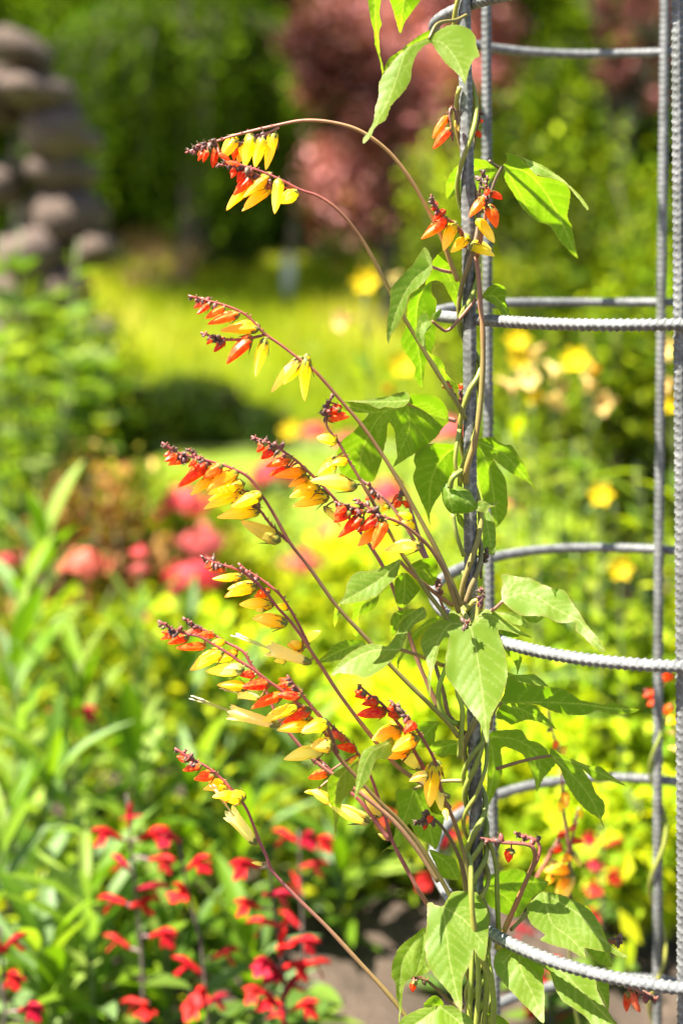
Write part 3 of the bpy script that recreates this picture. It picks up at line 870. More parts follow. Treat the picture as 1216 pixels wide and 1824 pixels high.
FM = [flower_mesh('flower', s, bend=b) for s, b in ((1, .05), (2, .09), (3, .02), (4, .12), (5, .06))]
FO = [open_flower_mesh('flower', s) for s in (11, 12)]
for me in FM + FO:
    me.materials.append(M_PETAL); me.materials.append(M_CALYX)
FCOL = {'r': (0.66, 0.012, 0.018), 'q': (0.76, 0.05, 0.015), 'o': (0.84, 0.15, 0.01), 'a': (0.92, 0.50, 0.01),
        'y': (0.94, 0.76, 0.010), 'p': (0.94, 0.86, 0.32), 'w': (0.90, 0.84, 0.55), 'd': (0.72, 0.60, 0.13), 'k': (0.70, 0.12, 0.12)}


def place_flower(b, tip, wid, c, parent, seed, openf=False):
    ax = tip - b
    L = ax.length
    xa = ax.normalized()
    up = Vector((0, -0.25, 1))
    za = (up - xa * up.dot(xa)).normalized()
    ya = za.cross(xa)
    roll = Matrix.Rotation(rng.uniform(-0.6, 0.6), 3, 'X')
    R = Matrix((xa, ya, za)).transposed() @ roll
    me = FO[seed % 2] if openf else FM[seed % 5]
    o = link('flower' if L > 0.012 else 'bud', me, None, None)
    o.parent = parent
    w = wid * 0.97
    m = Matrix.Translation(b) @ R.to_4x4() @ Matrix.Diagonal((L, w, w, 1))
    o.matrix_parent_inverse = parent.matrix_world.inverted()
    o.matrix_basis = m
    col = np.array(FCOL[c]) * rng.uniform(0.93, 1.05, 3)
    o.color = (*np.clip(col, 0, 0.93), 1)
    return o


def bud_cluster(c, n, spread, parent, dark=False, length=0.022, size=0.0018):
    """tiny closed buds with awns crowded at the tip of a spike; c = samples from the tip inwards"""
    mb = MB()
    d = np.r_[0, np.cumsum(np.linalg.norm(np.diff(c, axis=0), axis=1))]
    for q in range(n):
        a = length * (q + 0.3) / n
        i = min(np.searchsorted(d, a), len(c) - 1)
        p = c[i]
        dr = np.array([rng.uniform(-.9, .3), rng.uniform(-.7, .5), rng.uniform(-1, .45)])
        dr /= np.linalg.norm(dr)
        s = size * (0.7 + 0.7 * q / n) * rng.uniform(.8, 1.2)
        e = p + dr * spread * (0.5 + q / n * .7)
        col = (0.10, 0.035, 0.03) if dark else [(0.09, 0.02, 0.035), (0.15, 0.02, 0.04), (0.12, 0.05, 0.035), (0.26, 0.015, 0.03)][q % 4]
        ts = np.array([-.9, -.5, 0, .5, .9, 1.0])
        v, f = tube(e + dr * (ts * s * 1.7)[:, None], s * np.array([.35, .8, 1, .8, .4, .08]), 7)
        mb.add(v, f, col)
        v, f = tube(np.array([p, (p + e) / 2 + 1e-5, e - dr * s]), 0.0005, 5)
        mb.add(v, f, (0.3, 0.06, 0.05))
        for w in range(2):
            aw = dr + rng.normal(0, .55, 3); aw /= np.linalg.norm(aw)
            v, f = tube(np.array([e, e + aw * s * 1.6, e + aw * s * 2.8]), np.array([.0004, .0003, .0001]), 4)
            mb.add(v, f, (0.16, 0.07, 0.05))
    return mb.build('bud_cluster', M_BUD, parent)


SPIKE_N = 0


def spike(path, dep, flowers=(), zf=None, rbase=0.0023, rtip=0.0010, cols=((.34, .03, .05), (.30, .05, .05), (.26, .16, .05), (.22, .19, .04)),
          branches=(), bud=10, par=None, dark=False, budlen=0.022):
    """a flower spike: path from tip to foot in photo positions, dep = distances along it,
    flowers (base, tip, width, colour) in the enlarged view zf"""
    global SPIKE_N
    SPIKE_N += 1
    par = par or vine
    m = len(path)
    ds = np.interp(np.linspace(0, 1, m), np.linspace(0, 1, len(dep)), dep)
    pts = [P(x, y, d) for (x, y), d in zip(path, ds)]
    mb, c = stem(pts, rtip, rbase, cols)
    allc = [(c, np.array([(608 + q[0] / q[1] * F, 437 - (q[2] - EYE) / q[1] * F) for q in c]))]
    tips = [c]
    for bpath, d0, d1 in branches:
        bp = [P(x, y, d) for (x, y), d in zip(bpath, np.linspace(d0, d1, len(bpath)))]
        b2, c2 = stem(bp, rtip, rtip * 1.35, cols[:2])
        mb.add(b2.v, b2.f, b2.c)
        allc.append((c2, np.array([(608 + q[0] / q[1] * F, 437 - (q[2] - EYE) / q[1] * F) for q in c2])))
        tips.append(c2)
    # short nodes along the upper part
    for cc in tips:
        L = np.r_[0, np.cumsum(np.linalg.norm(np.diff(cc, axis=0), axis=1))]
        for q in range(16):
            a = rng.uniform(0.0, min(0.075, L[-1] * .8))
            i = min(np.searchsorted(L, a), len(cc) - 1)
            dr = np.array([rng.uniform(-1, 1), rng.uniform(-.6, .6), rng.uniform(0.1, 1)]); dr /= np.linalg.norm(dr)
            v, f = tube(np.array([cc[i], cc[i] + dr * 0.0022, cc[i] + dr * 0.0036]), np.array([.0008, .0005, .0001]), 5)
            mb.add(v, f, (0.32, 0.05, 0.05))
    fl = []
    extra = []
    for fi, fd in enumerate(flowers):
        if len(flowers) > 5 and fd[3] in 'rqoay' and fi % 3 != 2:
            (bx, by), (tx, ty), w, colr = fd[:4]
            k = 1 / (zf(1, 0)[0] - zf(0, 0)[0])
            j = rng.uniform(-5, 5, 4) * k
            m_ = .86
            extra.append(((bx + j[0], by + j[1] - 4 * k), (bx + (tx - bx) * m_ + j[2], by + (ty - by) * m_ + j[3] - 7 * k), w * .9, {'a': 'y'}.get(colr, colr), .011))
    for fi, fd in enumerate(list(flowers) + extra):
        (bx, by), (tx, ty), w, colr = fd[:4]
        b2, t2 = np.array(zf(bx, by)), np.array(zf(tx, ty))
        s = (zf(1, 0)[0] - zf(0, 0)[0])
        best = None
        for cc, pp in allc:
            dd = np.linalg.norm(pp - b2, axis=1)
            i = int(dd.argmin())
            if best is None or dd[i] < best[0]:
                best = (dd[i], cc[i])
        yb = best[1][1] + rng.uniform(-0.006, 0.004) + (fd[4] if len(fd) > 4 and not isinstance(fd[4], str) else 0)
        yt = yb + rng.uniform(-0.010, 0.006)
        B, T = P(*b2, yb), P(*t2, yt)
        fl.append((B, T, w * s * M0, colr))
        v, f = tube(crom([Vector(best[1]), (Vector(best[1]) * .45 + B * .55) + Vector((0, 0, .0006)), B], 6), 0.0009, 6)
        mb.add(v, f, (0.34, 0.20, 0.05) if colr in 'ypwda' else (0.34, 0.06, 0.05))
    so = mb.build('flower_spike', M_STEM, par)
    for q, (B, T, w, colr) in enumerate(fl):
        place_flower(B, T, w, colr, so, SPIKE_N * 3 + q, colr == 'w')
    if bud:
        for cc in tips:
            bud_cluster(cc, bud, 0.0034, so, dark, budlen)
    return so


RED = ((.36, .05, .06), (.40, .11, .08), (.36, .17, .08), (.34, .20, .06))
spike([(330,272),(365,258),(420,240),(495,222),(540,214),(590,217),(640,232),(690,268),(730,318),(760,370),(785,420),(803,470),(815,500)], (1.235, 1.24, 1.262),
      [((205,280),(165,360),45,'r'), ((165,290),(130,350),32,'r'), ((270,250),(235,400),58,'r'), ((285,300),(370,350),40,'r',-.01), ((400,200),(300,330),85,'a'), ((415,250),(385,345),50,'q',.008),
       ((520,180),(460,400),92,'y'), ((480,230),(415,370),70,'a',.008), ((600,195),(540,400),82,'y'), ((685,150),(620,415),78,'y')], R1Z,
      branches=[([(418,262),(440,252),(470,240),(497,226)], 1.24, 1.238)], cols=((.40,.07,.09),(.46,.16,.12),(.42,.22,.09),(.40,.22,.05),(.38,.25,.05)), bud=14, budlen=.030)
spike([(385,296),(400,292),(420,292),(460,303),(500,320),(535,338),(565,348),(600,372),(640,420),(675,480),(705,540),(740,600),(780,665),(815,720),(828,745)], (1.218, 1.228, 1.262),
      [((490,420),(410,500),58,'r'), ((520,470),(385,600),75,'q'), ((500,530),(330,700),80,'a',.006), ((640,465),(455,610),70,'a'), ((655,550),(445,710),66,'y'), ((715,490),(685,730),78,'y'), ((845,575),(728,655),88,'y'), ((405,425),(370,470),40,'r'), ((440,385),(330,350),42,'k')], R1Z,
      branches=[([(430,300),(460,312),(490,328),(535,338)], 1.224, 1.226)], cols=((.36,.03,.06),(.34,.05,.06),(.28,.17,.04),(.24,.21,.03),(.2,.22,.03)), bud=16, budlen=.03)
spike([(335,526),(360,533),(405,545),(440,562),(470,593),(500,614),(540,645),(560,660),(600,705),(650,765),(700,840),(740,910),(780,985),(805,1040),(820,1078)], (1.225, 1.232, 1.256),
      [((250,175),(165,240),46,'r'), ((200,150),(140,200),38,'k'), ((360,200),(222,270),55,'o'), ((462,243),(238,312),72,'o'), ((597,350),(333,350),80,'a'), ((280,420),(232,458),34,'r'), ((362,438),(284,512),52,'r'), ((545,432),(372,595),92,'q'), ((655,425),(588,695),78,'y'), ((915,560),(695,802),82,'p'), ((952,575),(938,872),78,'y'), ((930,620),(790,745),48,'y',.01)], R3Z,
      branches=[([(357,592),(395,604),(440,603),(475,595)], 1.22, 1.231)], cols=((.34,.04,.05),(.36,.07,.06),(.30,.14,.05),(.28,.19,.05),(.25,.2,.04)))
spike([(288,788),(320,808),(350,815),(395,828),(440,848),(465,880),(490,920),(515,965),(550,1010),(600,1080),(655,1140),(700,1190),(760,1250),(800,1290),(816,1312)], (1.205, 1.222, 1.262),
      [((140,205),(52,250),55,'r'), ((228,232),(70,272),62,'o'), ((280,245),(222,290),42,'r'), ((350,268),(258,330),60,'r'), ((352,300),(142,432),80,'q'), ((462,282),(330,372),82,'o'), ((572,332),(348,455),96,'a'), ((400,370),(235,492),70,'y',.006), ((617,412),(362,485),88,'y',.004), ((595,490),(333,588),86,'y'), ((747,492),(525,582),96,'y'), ((727,612),(430,650),86,'y'), ((872,822),(605,680),104,'d')], R4Z,
      branches=[([(335,800),(350,812),(370,822)], 1.215, 1.212), ([(432,872),(460,905),(485,938),(513,965)], 1.226, 1.222)], cols=((.34,.03,.06),(.30,.03,.05),(.24,.12,.06),(.27,.2,.05),(.2,.22,.03)), bud=14)
spike([(447,777),(486,793),(522,816),(550,841),(578,869),(598,891),(626,928),(659,972),(690,1025),(715,1090),(745,1180),(780,1260)], (1.262, 1.27, 1.285),
      [((140,370),(95,412),44,'r'), ((212,400),(122,452),60,'r'), ((312,452),(155,505),62,'o'), ((300,515),(172,562),50,'q',.01), ((402,538),(203,562),76,'a'), ((425,572),(298,632),56,'a'), ((485,640),(303,695),86,'y'), ((545,700),(318,758),80,'y'), ((530,765),(640,890),48,'p',.012)], R5Z, cols=((.34,.04,.07),(.36,.06,.1),(.45,.16,.16),(.36,.16,.1)), bud=16, budlen=.03)
spike([(592,701),(584,726),(581,757),(592,774),(603,788),(620,819),(637,847),(656,880),(673,911),(693,947),(710,978),(730,1008),(753,1044),(792,1096),(815,1130)], (1.232, 1.236, 1.262),
      [((625,140),(560,160),50,'r'), ((552,200),(687,185),60,'q'), ((607,338),(478,318),76,'y'), ((667,470),(578,482),60,'a'), ((597,478),(488,552),72,'y'), ((718,632),(443,585),96,'d',-.006)], R5Z, cols=((.18,.03,.03),(.20,.04,.03),(.26,.15,.04),(.24,.23,.03),(.2,.24,.03)))
spike([(595,894),(620,902),(650,908),(679,919),(710,930),(735,947),(765,975),(790,1015),(806,1060),(817,1090)], (1.222, 1.232, 1.256),
      [((660,770),(590,815),50,'r'), ((690,800),(585,858),56,'r'), ((785,788),(650,800),46,'r'), ((772,838),(608,955),68,'q'), ((868,838),(735,920),66,'r'), ((912,858),(835,1033),76,'o'), ((870,915),(738,1012),64,'a',.008), ((1128,1010),(905,1032),86,'p',.01)], R5Z,
      branches=[([(632,888),(650,900),(676,917)], 1.226, 1.226)], cols=((.34,.03,.04),(.26,.06,.04),(.24,.12,.05),(.24,.17,.04)))
spike([(640,852),(668,874),(700,905),(730,950),(760,1000),(785,1060)], (1.292, 1.298),
      [((850,690),(785,715),44,'r'), ((935,755),(885,790),50,'y'), ((1080,830),(1000,800),52,'y'), ((1010,715),(970,770),60,'q'), ((1000,870),(940,830),50,'y'), ((1100,900),(1020,850),56,'y')], R5Z, cols=((.5,.2,.22),(.48,.18,.2),(.4,.15,.15)), bud=6)
spike([(706,845),(722,880),(738,930),(752,975),(765,1005)], (1.296, 1.30), [((1060,760),(1030,720),44,'q')], R5Z, cols=((.5,.2,.22),(.48,.18,.2)), bud=6)
spike([(357,990),(384,1003),(416,1012),(436,1022),(458,1039),(478,1061),(495,1083),(518,1108),(540,1138),(557,1165),(572,1187),(606,1239),(659,1309),(701,1359),(726,1379),(762,1402),(800,1420)], (1.245, 1.255, 1.275),
      [((190,200),(133,207),34,'r'), ((292,222),(168,225),46,'o'), ((402,272),(193,288),62,'a'), ((505,348),(278,412),88,'y'), ((600,392),(495,412),56,'o',.01), ((628,470),(387,470),92,'y'), ((570,505),(505,515),44,'p'), ((722,612),(482,572),92,'y'), ((745,500),(640,480),50,'y',.01), ((850,795),(735,760),72,'a',.014), ((892,892),(600,795),105,'w'), ((850,745),(975,660),70,'p',.012), ((720,880),(640,880),50,'p',.014)], R8Z,
      branches=[([(424,1003),(436,1014),(468,1034),(498,1059),(515,1083),(532,1113),(550,1150)], 1.262, 1.258)], cols=((.40,.04,.06),(.40,.05,.08),(.44,.14,.12),(.38,.18,.1),(.2,.2,.04)), bud=9)
spike([(281,1106),(304,1119),(327,1128),(354,1134),(378,1147),(406,1164),(428,1179),(452,1193),(477,1213),(499,1228),(526,1250),(549,1275),(575,1300),(600,1345),(637,1387),(676,1429),(709,1460),(743,1500),(775,1550),(803,1600),(820,1640)], (1.205, 1.218, 1.262),
      [((218,203),(104,237),46,'q'), ((302,225),(155,268),58,'q'), ((422,288),(218,300),62,'o'), ((545,338),(312,458),88,'y'), ((693,458),(432,470),94,'p'), ((725,590),(513,560),76,'y'), ((783,498),(678,500),50,'r'), ((873,566),(693,582),72,'r'), ((975,645),(757,733),80,'o'), ((1112,650),(945,638),66,'r',-.008), ((1033,562),(943,575),46,'r'), ((1182,748),(983,842),86,'q',-.006), ((1085,728),(838,832),74,'y'), ((1185,868),(943,888),88,'y'), ((945,862),(612,765),100,'w'), ((822,665),(668,635),62,'w',.006)], R9Z, cols=((.34,.04,.06),(.36,.04,.06),(.28,.04,.05),(.24,.14,.04),(.25,.19,.04),(.22,.2,.035)), bud=9)
spike([(325,1100),(354,1118),(378,1129),(398,1142),(433,1161),(447,1184),(462,1203),(477,1238),(497,1282),(529,1323),(555,1351),(590,1378),(631,1406),(665,1432),(700,1462),(740,1510),(780,1570)], (1.245, 1.25, 1.27),
      [((392,178),(283,187),48,'k'), ((492,208),(373,205),52,'q'), ((565,262),(470,260),50,'a'), ((655,338),(560,345),52,'a'), ((650,350),(500,400),60,'y',.006)], R9Z, cols=((.36,.05,.07),(.42,.08,.1),(.42,.12,.12),(.42,.2,.12),(.32,.2,.08)), bud=9)
spike([(511,1203),(536,1236),(564,1270),(581,1292),(600,1342)], (1.21, 1.222),
      [((362,388),(203,442),86,'y'), ((395,530),(263,528),98,'d',-.006), ((335,560),(88,612),92,'p')], R11Z, cols=((.26,.03,.04),(.24,.03,.03),(.2,.04,.03)), bud=6)
spike([(578,1280),(589,1292),(614,1314),(637,1342),(659,1381),(673,1420),(687,1460),(697,1495),(725,1550),(760,1610),(800,1660)], (1.272, 1.278, 1.29),
      [((378,698),(243,740),66,'o'), ((445,470),(355,462),50,'k'), ((548,555),(422,535),60,'q'), ((575,612),(500,640),46,'a'), ((480,500),(400,440),50,'k')], R11Z, cols=((.42,.06,.1),(.44,.08,.12),(.42,.1,.1),(.3,.1,.07)), bud=6)
spike([(540,1338),(572,1356),(611,1400),(642,1428),(664,1457),(693,1496)], (1.268, 1.278),
      [((395,885),(265,815),74,'p'), ((285,830),(222,825),30,'y'), ((622,1012),(378,905),88,'p'), ((705,972),(590,800),96,'p',.006), ((745,1130),(690,1090),30,'p')], R11Z, cols=((.42,.06,.1),(.44,.08,.12),(.42,.1,.1)), bud=5)
spike([(637,1219),(659,1239),(681,1255),(704,1283),(718,1300),(737,1337),(751,1362),(770,1400),(800,1440)], (1.222, 1.236, 1.262),
      [((607,212),(543,215),46,'r'), ((692,255),(583,265),56,'r'), ((735,318),(553,332),74,'r'), ((830,438),(648,492),88,'a'), ((880,560),(697,592),96,'a',.006), ((965,665),(808,578),86,'p')], R11Z, cols=((.30,.04,.05),(.28,.03,.04),(.24,.03,.03)), bud=7)
spike([(694,1248),(718,1269),(740,1297),(760,1328),(774,1356),(782,1393),(790,1423),(808,1462),(823,1510),(835,1560),(840,1600)], (1.216, 1.225, 1.245),
      [((790,295),(750,290),36,'r'), ((832,335),(750,335),56,'r'), ((928,395),(853,442),64,'r'), ((937,482),(778,562),88,'a'), ((1052,648),(1016,925),104,'y'), ((1010,715),(888,752),66,'p'), ((1080,805),(1092,948),62,'p',.004), ((1110,930),(1130,1010),40,'p')], R11Z, cols=((.28,.04,.05),(.26,.03,.03),(.22,.05,.03),(.2,.17,.03),(.2,.22,.03)), bud=9)
spike([(311,1333),(339,1351),(369,1367),(396,1389),(418,1413),(437,1438),(450,1467),(461,1497),(475,1527),(483,1549),(529,1600),(580,1650),(640,1715),(690,1770),(725,1815),(760,1870)], (1.238, 1.245, 1.262),
      [((192,152),(90,138),42,'k'), ((150,170),(100,150),30,'r'), ((248,202),(128,228),58,'q'), ((340,258),(203,288),66,'o'), ((425,332),(263,348),72,'y'), ((460,390),(325,402),56,'y'), ((520,425),(375,395),84,'y'), ((602,705),(445,515),98,'w'), ((660,850),(580,835),26,'p')], R14Z, cols=((.40,.05,.08),(.38,.05,.08),(.36,.06,.1),(.40,.18,.10),(.38,.24,.08),(.4,.3,.08)), bud=9)
spike([(768,346),(772,360),(782,376),(797,390),(812,402),(822,415),(828,440)], (1.238, 1.25, 1.268),
      [((270,1070),(215,1100),56,'r'), ((335,1135),(232,1205),78,'r'), ((372,1180),(240,1312),92,'q',-.006), ((365,1235),(110,1395),98,'o'), ((450,1255),(330,1515),130,'y'), ((595,1368),(410,1535),124,'y')], R15Z, cols=((.32,.06,.07),(.46,.10,.04),(.46,.12,.04)), bud=12)
spike([(868,312),(866,330),(864,345),(866,375),(860,405),(855,430),(849,455)], (1.236, 1.245, 1.26),
      [((820,930),(942,992),72,'r'), ((800,905),(760,955),60,'r'), ((742,985),(598,1175),104,'o'), ((805,1075),(885,1285),118,'o'), ((760,1100),(860,1180),60,'a',.006), ((690,1208),(862,1435),118,'y'), ((622,1478),(862,1562),118,'y',-.006)], R15Z, cols=((.32,.06,.07),(.40,.10,.05),(.36,.12,.06)), bud=12)
spike([(862,302),(858,318),(854,338),(852,360)], (1.262, 1.268), cols=((.04,.02,.015),(.07,.03,.02)), bud=7, dark=True, rtip=0.0016, rbase=0.0012, budlen=.010)
spike([(806,250),(803,225),(800,200),(805,190),(812,200),(816,230)], (1.262, 1.27),
      [((372,158),(225,372),88,'o'), ((402,280),(233,482),94,'q'), ((470,200),(490,300),60,'d',.008)], R15Z, cols=((.2,.08,.06),(.18,.07,.06)), bud=0, rbase=.0018)
spike([(852,190),(853,205),(850,225),(846,245),(842,265)], (1.29, 1.295), [((685,115),(728,110),50,'r'), ((678,190),(748,203),66,'r'), ((668,305),(722,362),66,'q')], R15Z, cols=((.1,.08,.03),(.12,.1,.03)), bud=6, dark=True, rbase=.0014, budlen=.012)
spike([(822,690),(820,706),(824,730),(828,750)], (1.29, 1.295), [((985,100),(960,130),40,'q')], RD, cols=((.4,.08,.1),(.2,.08,.08)), bud=6)
spike([(796,678),(806,700),(815,720)], (1.285, 1.29), [((850,95),(905,140),60,'r')], RD, cols=((.3,.08,.08),(.2,.08,.08)), bud=3)
spike([(854,1494),(872,1497),(892,1501),(927,1503),(946,1508),(953,1526),(946,1548),(927,1592),(902,1649),(885,1690)], (1.245, 1.25, 1.27), [((935,545),(905,632),72,'r')], RK,
      branches=[([(915,1483),(935,1491),(955,1497),(961,1510),(957,1530),(948,1548)], 1.262, 1.256)], cols=((.28,.05,.06),(.30,.06,.06),(.26,.13,.04),(.40,.12,.04),(.42,.36,.05)), bud=9, rbase=.0028, rtip=.0013)
spike([(736,1466),(756,1461),(771,1459),(789,1476),(806,1503),(821,1538),(830,1585),(838,1620)], (1.255, 1.268), [((350,300),(338,352),46,'r'), ((318,352),(302,402),38,'r')], RK,
      branches=[([(757,1445),(762,1455),(770,1460)], 1.25, 1.257)], cols=((.05,.04,.02),(.10,.08,.02),(.16,.10,.03),(.26,.12,.05)), bud=10, dark=True, rbase=.0024, rtip=.0012, budlen=.016)
spike([(778,1031),(785,1040),(782,1060),(790,1085),(800,1110)], (1.268, 1.275), cols=((.3,.12,.08),(.34,.1,.08)), bud=12, rbase=.0016, budlen=.012)
spike([(859,1048),(858,1068),(857,1085)], (1.25, 1.255), cols=((.3,.12,.05),(.34,.08,.05)), bud=16, rbase=.0012, budlen=.012)
spike([(868,975),(866,985),(858,1000),(856,1030)], (1.285, 1.29), cols=((.08,.05,.03),(.1,.05,.04)), bud=12, dark=True, rbase=.0013, budlen=.014)
spike([(727,1742),(740,1742),(757,1746),(775,1760),(790,1775),(806,1788),(825,1795)], (1.262, 1.27), [((250,900),(228,975),56,'r')], RL, cols=((.1,.03,.02),(.12,.07,.02),(.15,.1,.03)), bud=9, dark=True, rbase=.0018, budlen=.01)
spike([(1172,1782),(1155,1772),(1140,1768),(1130,1762),(1112,1757)], (1.19, 1.185), [((890,815),(880,925),46,'r'), ((905,800),(950,925),44,'k'), ((930,880),(965,930),34,'k')], RM, cols=((.42,.14,.10),(.38,.14,.10)), bud=12, rbase=.0015, budlen=.012)
spike([(1106,1665),(1098,1676),(1085,1680),(1070,1690)], (1.262, 1.275), cols=((.34,.16,.08),(.2,.1,.05)), bud=14, rbase=.0012, budlen=.010)
spike([(836,1108),(832,1110),(827,1111)], (1.2365, 1.2365), cols=((.2,.12,.05),(.2,.12,.05)), bud=8, dark=True, rtip=.0009, rbase=.0009, budlen=.006)

# ---- the second vine, on the posts at the back of the cage
vine2 = thing('flowering_vine', 'out of focus vine with small flower spikes behind the cage, low on the right', 'vine', (post_line[2][0][0], post_line[2][0][1], 0))
D2 = POSTS[2][1]


def pxstem2(path, r0, r1, cols):
    mb, c = stem([P(*p) for p in path], r0, r1, cols)
    mb.build('twining_stem', M_STEM, vine2)


pl2 = post_line[2]
pts = []
for i, z in enumerate(np.arange(0.0, 0.72, 0.012)):
    q = pl2[int(np.argmin(np.abs(pl2[:, 2] - z)))]
    pts.append(Vector((q[0] + 0.0092 * math.sin(i * .55), q[1] - 0.0092 * math.cos(i * .55), z)))
mb, _ = stem(pts, .0028, .002, [VG, VO, VG]); mb.build('twining_stem', M_STEM, vine2)
pxstem2([(1170, 2050, 1.62), (1120, 1960, 1.60), (1060, 1900, 1.58), (1025, 1800, 1.56), (1012, 1650, 1.55), (1015, 1560, 1.55)], .0026, .0018, [VG, VG, VP])
FZ = Z(0, 0, 1)
spike([(975,1265),(985,1310),(997,1345),(1001,1400),(1004,1450),(1012,1500),(1015,1560)], (1.53, 1.55), [((992,1320),(985,1335),14,'o'), ((1003,1330),(1005,1345),14,'y'), ((1002,1355),(994,1382),15,'y'), ((1003,1410),(1010,1440),18,'a'), ((1000,1425),(996,1450),16,'y')], FZ, cols=((.5,.14,.18),(.46,.1,.14),(.3,.08,.1)), par=vine2, bud=5)
spike([(1028,1445),(1024,1470),(1018,1500),(1013,1560),(1010,1640)], (1.53, 1.55), [((1030,1440),(1035,1460),14,'y'), ((1024,1472),(1012,1480),12,'k'), ((1020,1498),(1038,1500),14,'r'), ((1018,1520),(1035,1545),18,'p'), ((1012,1560),(998,1590),18,'a')], FZ, cols=((.4,.1,.1),(.22,.08,.09)), par=vine2, bud=5)
spike([(998,1490),(988,1505),(975,1530),(955,1565),(945,1600)], (1.54, 1.55), [((1003,1488),(992,1492),13,'r'), ((1000,1510),(985,1520),13,'r'), ((1018,1525),(1000,1535),18,'a'), ((1015,1550),(970,1552),20,'a'), ((1005,1565),(992,1600),20,'y'), ((1020,1560),(1000,1610),18,'p'), ((985,1560),(972,1575),16,'a')], FZ, cols=((.5,.16,.16),(.46,.12,.1),(.3,.15,.05)), par=vine2, bud=4)
spike([(1148,1228),(1160,1240),(1180,1262),(1200,1300),(1215,1360),(1210,1420)], (1.66, 1.66), [((1165,1235),(1145,1240),14,'r'), ((1175,1248),(1152,1256),16,'r'), ((1198,1258),(1180,1270),18,'o'), ((1206,1282),(1180,1286),20,'y'), ((1212,1310),(1186,1302),18,'p'), ((1214,1335),(1190,1332),18,'p'), ((1200,1205),(1170,1210),18,'o')], FZ, cols=((.3,.05,.06),(.3,.08,.06)), par=vine2, bud=6)

# ================================================================== the garden behind
def leaf_blade(name, w, arch, fold, nseg=8, shape='lance'):
    """unit leaf along +X, arched down, folded along the midrib"""
    t = np.linspace(0, 1, nseg)
    if shape == 'lance':
        hw = w * np.interp(t, [0, .08, .3, .6, .85, 1], [.12, .4, .9, 1, .55, .02]) / 2
    else:
        hw = w * np.interp(t, [0, .08, .3, .5, .8, 1], [.15, .7, 1, .92, .5, .02]) / 2
    v, f = [], []
    for i in range(nseg):
        z = 0.25 * t[i] * arch - arch * t[i] ** 2
        for k in (-1, -.5, 0, .5, 1):
            v.append((t[i], k * hw[i], z + fold * abs(k) * hw[i]))
    for i in range(nseg - 1):
        for k in range(4):
            a = i * 5 + k
            f.append((a, a + 1, a + 6, a + 5))
    return mesh(name, v, f)


LANCE = [leaf_blade('leaf', w, a, fo) for w, a, fo in ((.16, .15, .5), (.19, .35, .4), (.15, .5, .6), (.23, .25, .3))]
OVATE = [leaf_blade('leaf', w, a, fo, 8, 'ovate') for w, a, fo in ((.50, .2, .3), (.58, .4, .25), (.46, .3, .5))]
for me in LANCE + OVATE:
    me.materials.append(M_BGLEAF)


def put(name, me, parent, pos, direction, up, scale, col=None, wscale=1.0):
    x = Vector(direction).normalized()
    u = Vector(up)
    z = (u - x * u.dot(x))
    if z.length < 1e-4:
        z = Vector((0, 1, 0)) - x * x.y
    z.normalize()
    y = z.cross(x)
    o = bpy.data.objects.new(name, me)
    COL.objects.link(o)
    o.parent = parent
    o.matrix_parent_inverse = parent.matrix_world.inverted()
    o.matrix_basis = Matrix.Translation(pos) @ Matrix((x, y, z)).transposed().to_4x4() @ Matrix.Diagonal((scale, scale * wscale, scale, 1))
    if col is not None:
        o.color = (*np.clip(np.array(col) * rng.uniform(.8, 1.2), 0, .9), 1)
    return o


def garden_stem(path, r0, r1, col, parent, name='stem', mat=None, n=None):
    c = crom(path, n or 12)
    v, f = tube(c, np.linspace(r0, r1, len(c)), 7)
    mb = MB(); mb.add(v, f, col)
    mb.build(name, mat or M_GSTEM, parent)
    return c


def leafy_stem(t, foot, top, nleaf, ll, col, blades, t0=.12, t1=1.0, stemcol=(.12, .17, .04), r=.0035, pitch=(0.0, 0.9), bow=0.03):
    foot, top = Vector(foot), Vector(top)
    mid = (foot + top) / 2 + Vector((rng.uniform(-bow, bow), rng.uniform(-bow, bow), 0))
    c = garden_stem([foot, mid, top], r, r * .5, stemcol, t)
    az = rng.uniform(0, 6.28)
    for q in range(nleaf):
        u = t0 + (t1 - t0) * (q + rng.uniform(0, .6)) / nleaf
        p = c[min(int(u * (len(c) - 1)), len(c) - 1)]
        az += 2.4 + rng.uniform(-.4, .4)
        pt = pitch[0] + (pitch[1] - pitch[0]) * u + rng.uniform(-.25, .25)
        d = (math.cos(az) * math.cos(pt), math.sin(az) * math.cos(pt), math.sin(pt))
        cc = np.array(col[q % len(col)])
        put('leaf', blades[int(rng.integers(len(blades)))], t, p, d, (0, 0, 1), ll * rng.uniform(.7, 1.15), cc)
    return c


def ground_at(px, Y, dx=0.0):
    x = (px - 608) / F * Y + dx
    return Vector((x, Y, float(height(np.array(x), np.array(Y))) + 0.01))


